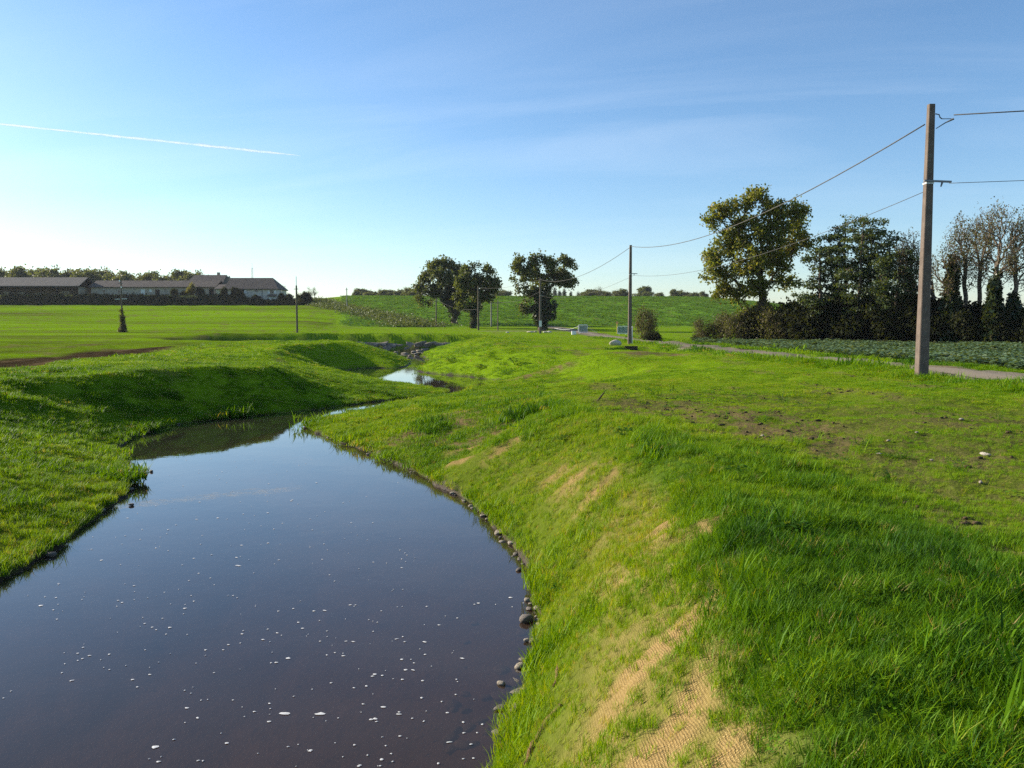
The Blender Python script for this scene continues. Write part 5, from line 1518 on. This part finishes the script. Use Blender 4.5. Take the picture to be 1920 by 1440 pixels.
grass_ring('far_grass', 42, 100, 9, far_col, 4, 1.0, rng, 'distant bright grass round the upper stream')
# tall lush grass on the berm
X, Y = sample(1.8, 14, 560, rng)
sd = sd_at(X, Y); lu = lush_mask(X, Y, sd)
cl_ = fbm(X * 2.0, Y * 2.0, 3, 131)
k_ = (rng.random(len(X)) < lu * np.clip(cl_ * 2.3 - .65, 0, 1))
X, Y, cl_, lu = X[k_], Y[k_], cl_[k_], lu[k_]; n = len(X)
scatter('berm_grass', np.stack([X, Y, height(X, Y) - .01], 1), rng.uniform(0, 6.28, n), (.22 + .65 * cl_) * rng.uniform(.6, 1.25, n) * (.55 + .45 * lu), np.where(rng.random(n) < .12, 4, rng.integers(0, 4, n)),
        np.where(rng.random(n) < .015, .98, np.clip(.42 + rng.normal(size=n) * .14 + (cl_ - .5) * .3, .05, .85)), lush_col, 'tall dark green grass and clover on the berm beside the camera', 'grass', rng.normal(size=(n, 2)) * .18)
# coarse weeds scattered through the turf
X, Y = sample(9, 75, 1.3, rng)
so, co, we, fi, pl, hi, ro, cr, gr, lu, sd = zone_attrs(X, Y)
k_ = (sd > .7) & (sd < 9) & (fi < .3) & (cr < .2) & (gr < .2) & (fbm(X * .3, Y * .3, 3, 151) > .50) & (rng.random(len(X)) < .8)
X, Y = X[k_], Y[k_]; n = len(X)
scatter('turf_weeds', np.stack([X, Y, height(X, Y) - .01], 1), rng.uniform(0, 6.28, n), np.stack([rng.uniform(.8, 2.0, n), rng.uniform(.8, 2.0, n), rng.uniform(.5, 1.3, n)], 1) * (1 + Y[:, None] * .012), np.where(rng.random(n) < .6, 4, rng.integers(0, 4, n)),
        np.clip(.36 + rng.normal(size=n) * .14, .05, .9), lush_col, 'coarse darker weeds dotted through the young turf of the banks', 'weeds', rng.normal(size=(n, 2)) * .15)
# leafy crop in the field beyond the road
crop_col = source('crop_plant', [clover_mesh('cp%d' % k, 22, .22, .26, .16, 60 + k) for k in range(3)], CROPM)
X = rng.uniform(15, 62, 30000); Y = rng.uniform(12, 76, 30000)
hd = np.interp(X, [14, 16, 40, 62], [74, 74, 58, 44])
k_ = (X - road_x(Y) > 2.9 + rng.normal(size=len(X)) * .15) & (Y < hd - 1.5) & (X / Y < 1.0)
X, Y = X[k_], Y[k_]; n = len(X)
scatter('crop_plants', np.stack([X, Y, height(X, Y)], 1), rng.uniform(0, 6.28, n), rng.uniform(.7, 1.3, n), rng.integers(0, 3, n), np.clip(.5 + rng.normal(size=n) * .2, 0, 1), crop_col, 'leafy blue-green field crop between the road and the hedge', 'crop')
# leafy clumps of the crop on the green hill
hill_col = source('hill_plant', [clover_mesh('hp%d' % k, 26, .8, .24, .32, 70 + k) for k in range(3)], grass_mat('hill_leaf', [(0, (.06, .13, .014)), (.5, (.11, .23, .02)), (1, (.16, .29, .03))], .4))
X = rng.uniform(-70, 120, 30000); Y = 152 + 200 * rng.random(30000) ** 1.1
za_ = zone_attrs(X, Y)
k_ = (za_[5] > .5) & (za_[6] < .5) & (X / Y < .42) & (rng.random(len(X)) < np.clip(fbm(X / 3, Y / 5, 3, 141) * 2 - .3, 0.1, 1))
X, Y = X[k_], Y[k_]; n = len(X)
scatter('hill_crop', np.stack([X, Y, height(X, Y)], 1), rng.uniform(0, 6.28, n), rng.uniform(.6, 1.25, n), rng.integers(0, 3, n), np.clip(.5 + rng.normal(size=n) * .2, 0, 1), hill_col, 'green crop covering the hill behind the ivied trees', 'crop')

# broad-leaved weeds
wm = [clover_mesh('weed_leaves%d' % k, 46, .16, .16, .085, 80 + k) for k in range(2)]
WEED = leaf_mat('weed_leaf', [(.03, .085, .010), (.055, .14, .014), (.09, .19, .016)], .4, .8, .35, .05)
for w_ in wm: w_.materials.append(WEED)
stem = MB()
for k in range(7):
    a = k * .9; stem.tube([(0, 0, -.02), (math.cos(a) * .06, math.sin(a) * .06, .08), (math.cos(a) * .12, math.sin(a) * .12, .14)], .003, 4)
stem_me = stem.mesh('weed_stem'); stem_me.materials.append(WEED)
for k, (px, py, sc, lab) in enumerate(((1168, 822, 1.1, 'dark leafy weed on the crest of the right bank'), (1058, 832, .8, 'small round dark weed halfway up the right bank'), (1048, 1112, .55, 'leafy weed near the pale waterline stones'), (1495, 1012, .9, 'dark leafy weed at the left edge of the tall berm grass'), (720, 742, 1.5, 'leafy weed on the point across the channel, right one'), (690, 750, 1.3, 'leafy weed at the channel edge, left one'),
                                              (845, 682, 2.6, 'big leafy weed on the slope above the upper pool'), (900, 693, 2.0, 'leafy weed to the right on the slope above the upper pool'), (965, 684, 2.6, 'dark weed clump on the mound above the upper pool'), (1385, 895, .9, 'dark leafy weed on the crest before the tall grass'))):
    x, y, z = ground_hit(px, py)
    o = empty('weed', (x, y, z), lab, 'plant', 'broad-leaved weeds', k * 1.1); o.scale = (sc * .8, sc * .8, sc * .9)
    link('leaves', wm[k % 2], None, o); link('stem', stem_me, None, o)

# ------------------------------------------------------------------ contrail high in the sky
def contrail():
    Z0 = 9000.0
    a = on_z(-260, 205, Z0); b = on_z(565, 292, Z0)
    rng = np.random.default_rng(3)
    n = 120; V = []; F = []
    k = 10
    for i in range(n + 1):
        t = i / n
        x = a[0] + (b[0] - a[0]) * t; y = a[1] + (b[1] - a[1]) * t
        dx, dy = b[0] - a[0], b[1] - a[1]; L = math.hypot(dx, dy); sx, sy = -dy / L, dx / L
        r = (42 + 62 * t) * (1 - max(0, (t - .86) / .14) ** 1.5) + 6
        r *= (.7 + .6 * vnoise(i * .55, 3.3, 2))
        ox = (vnoise(i * .25, 1.1, 5) - .5) * 60
        for j in range(k):
            th = 6.283 * j / k; q = r * (.8 + .4 * rng.random())
            V.append((x + sx * (math.cos(th) * q * 1.4 + ox), y + sy * (math.cos(th) * q * 1.4 + ox), Z0 + math.sin(th) * q * .8))
    for i in range(n):
        for j in range(k): F.append((i * k + j, i * k + (j + 1) % k, (i + 1) * k + (j + 1) % k, (i + 1) * k + j))
    m, nt, out = new_mat('contrail_vapour'); T = NT(nt)
    geo = T.n('NewGeometry'); nz = T.noise(geo.outputs['Position'], .0016, 5, .65)
    tr = T.n('BsdfTransparent'); df = T.n('BsdfDiffuse'); df.inputs[0].default_value = (.85, .85, .85, 1)
    tl = T.n('BsdfTranslucent'); tl.inputs[0].default_value = (.85, .85, .85, 1)
    ad = T.n('MixShader'); ad.inputs[0].default_value = .5; T.l(df.outputs[0], ad.inputs[1]); T.l(tl.outputs[0], ad.inputs[2])
    lw = T.n('LayerWeight'); lw.inputs[0].default_value = .35
    dens = T.math('MULTIPLY', T.math('SUBTRACT', 1.0, lw.outputs['Facing']), T.math('MULTIPLY', T.math('SUBTRACT', nz, .24, True), .95, True), True)
    mx = T.n('MixShader'); T.l(dens, mx.inputs[0]); T.l(tr.outputs[0], mx.inputs[1]); T.l(ad.outputs[0], mx.inputs[2]); T.l(mx.outputs[0], out.inputs[0])
    o = link('contrail', np_mesh('contrail', np.array(V), np.array(F), True), m)
    tag(o, 'thin white aircraft vapour trail across the upper left sky', 'contrail')
contrail()

# ------------------------------------------------------------------ the air
def haze():
    m, nt, out = new_mat('haze'); T = NT(nt)
    v = T.n('VolumePrincipled'); v.inputs['Color'].default_value = (.86, .92, 1.0, 1); v.inputs['Density'].default_value = HAZE
    v.inputs['Anisotropy'].default_value = .1
    T.l(v.outputs[0], out.inputs['Volume'])
    o = MB().box(-5200, 5200, -5200, 5200, -4.0, 48.0).build('haze', m)
    tag(o, 'pale thin haze filling the air over the fields', 'haze', kind='stuff')
HAZE = 0.00009
haze()
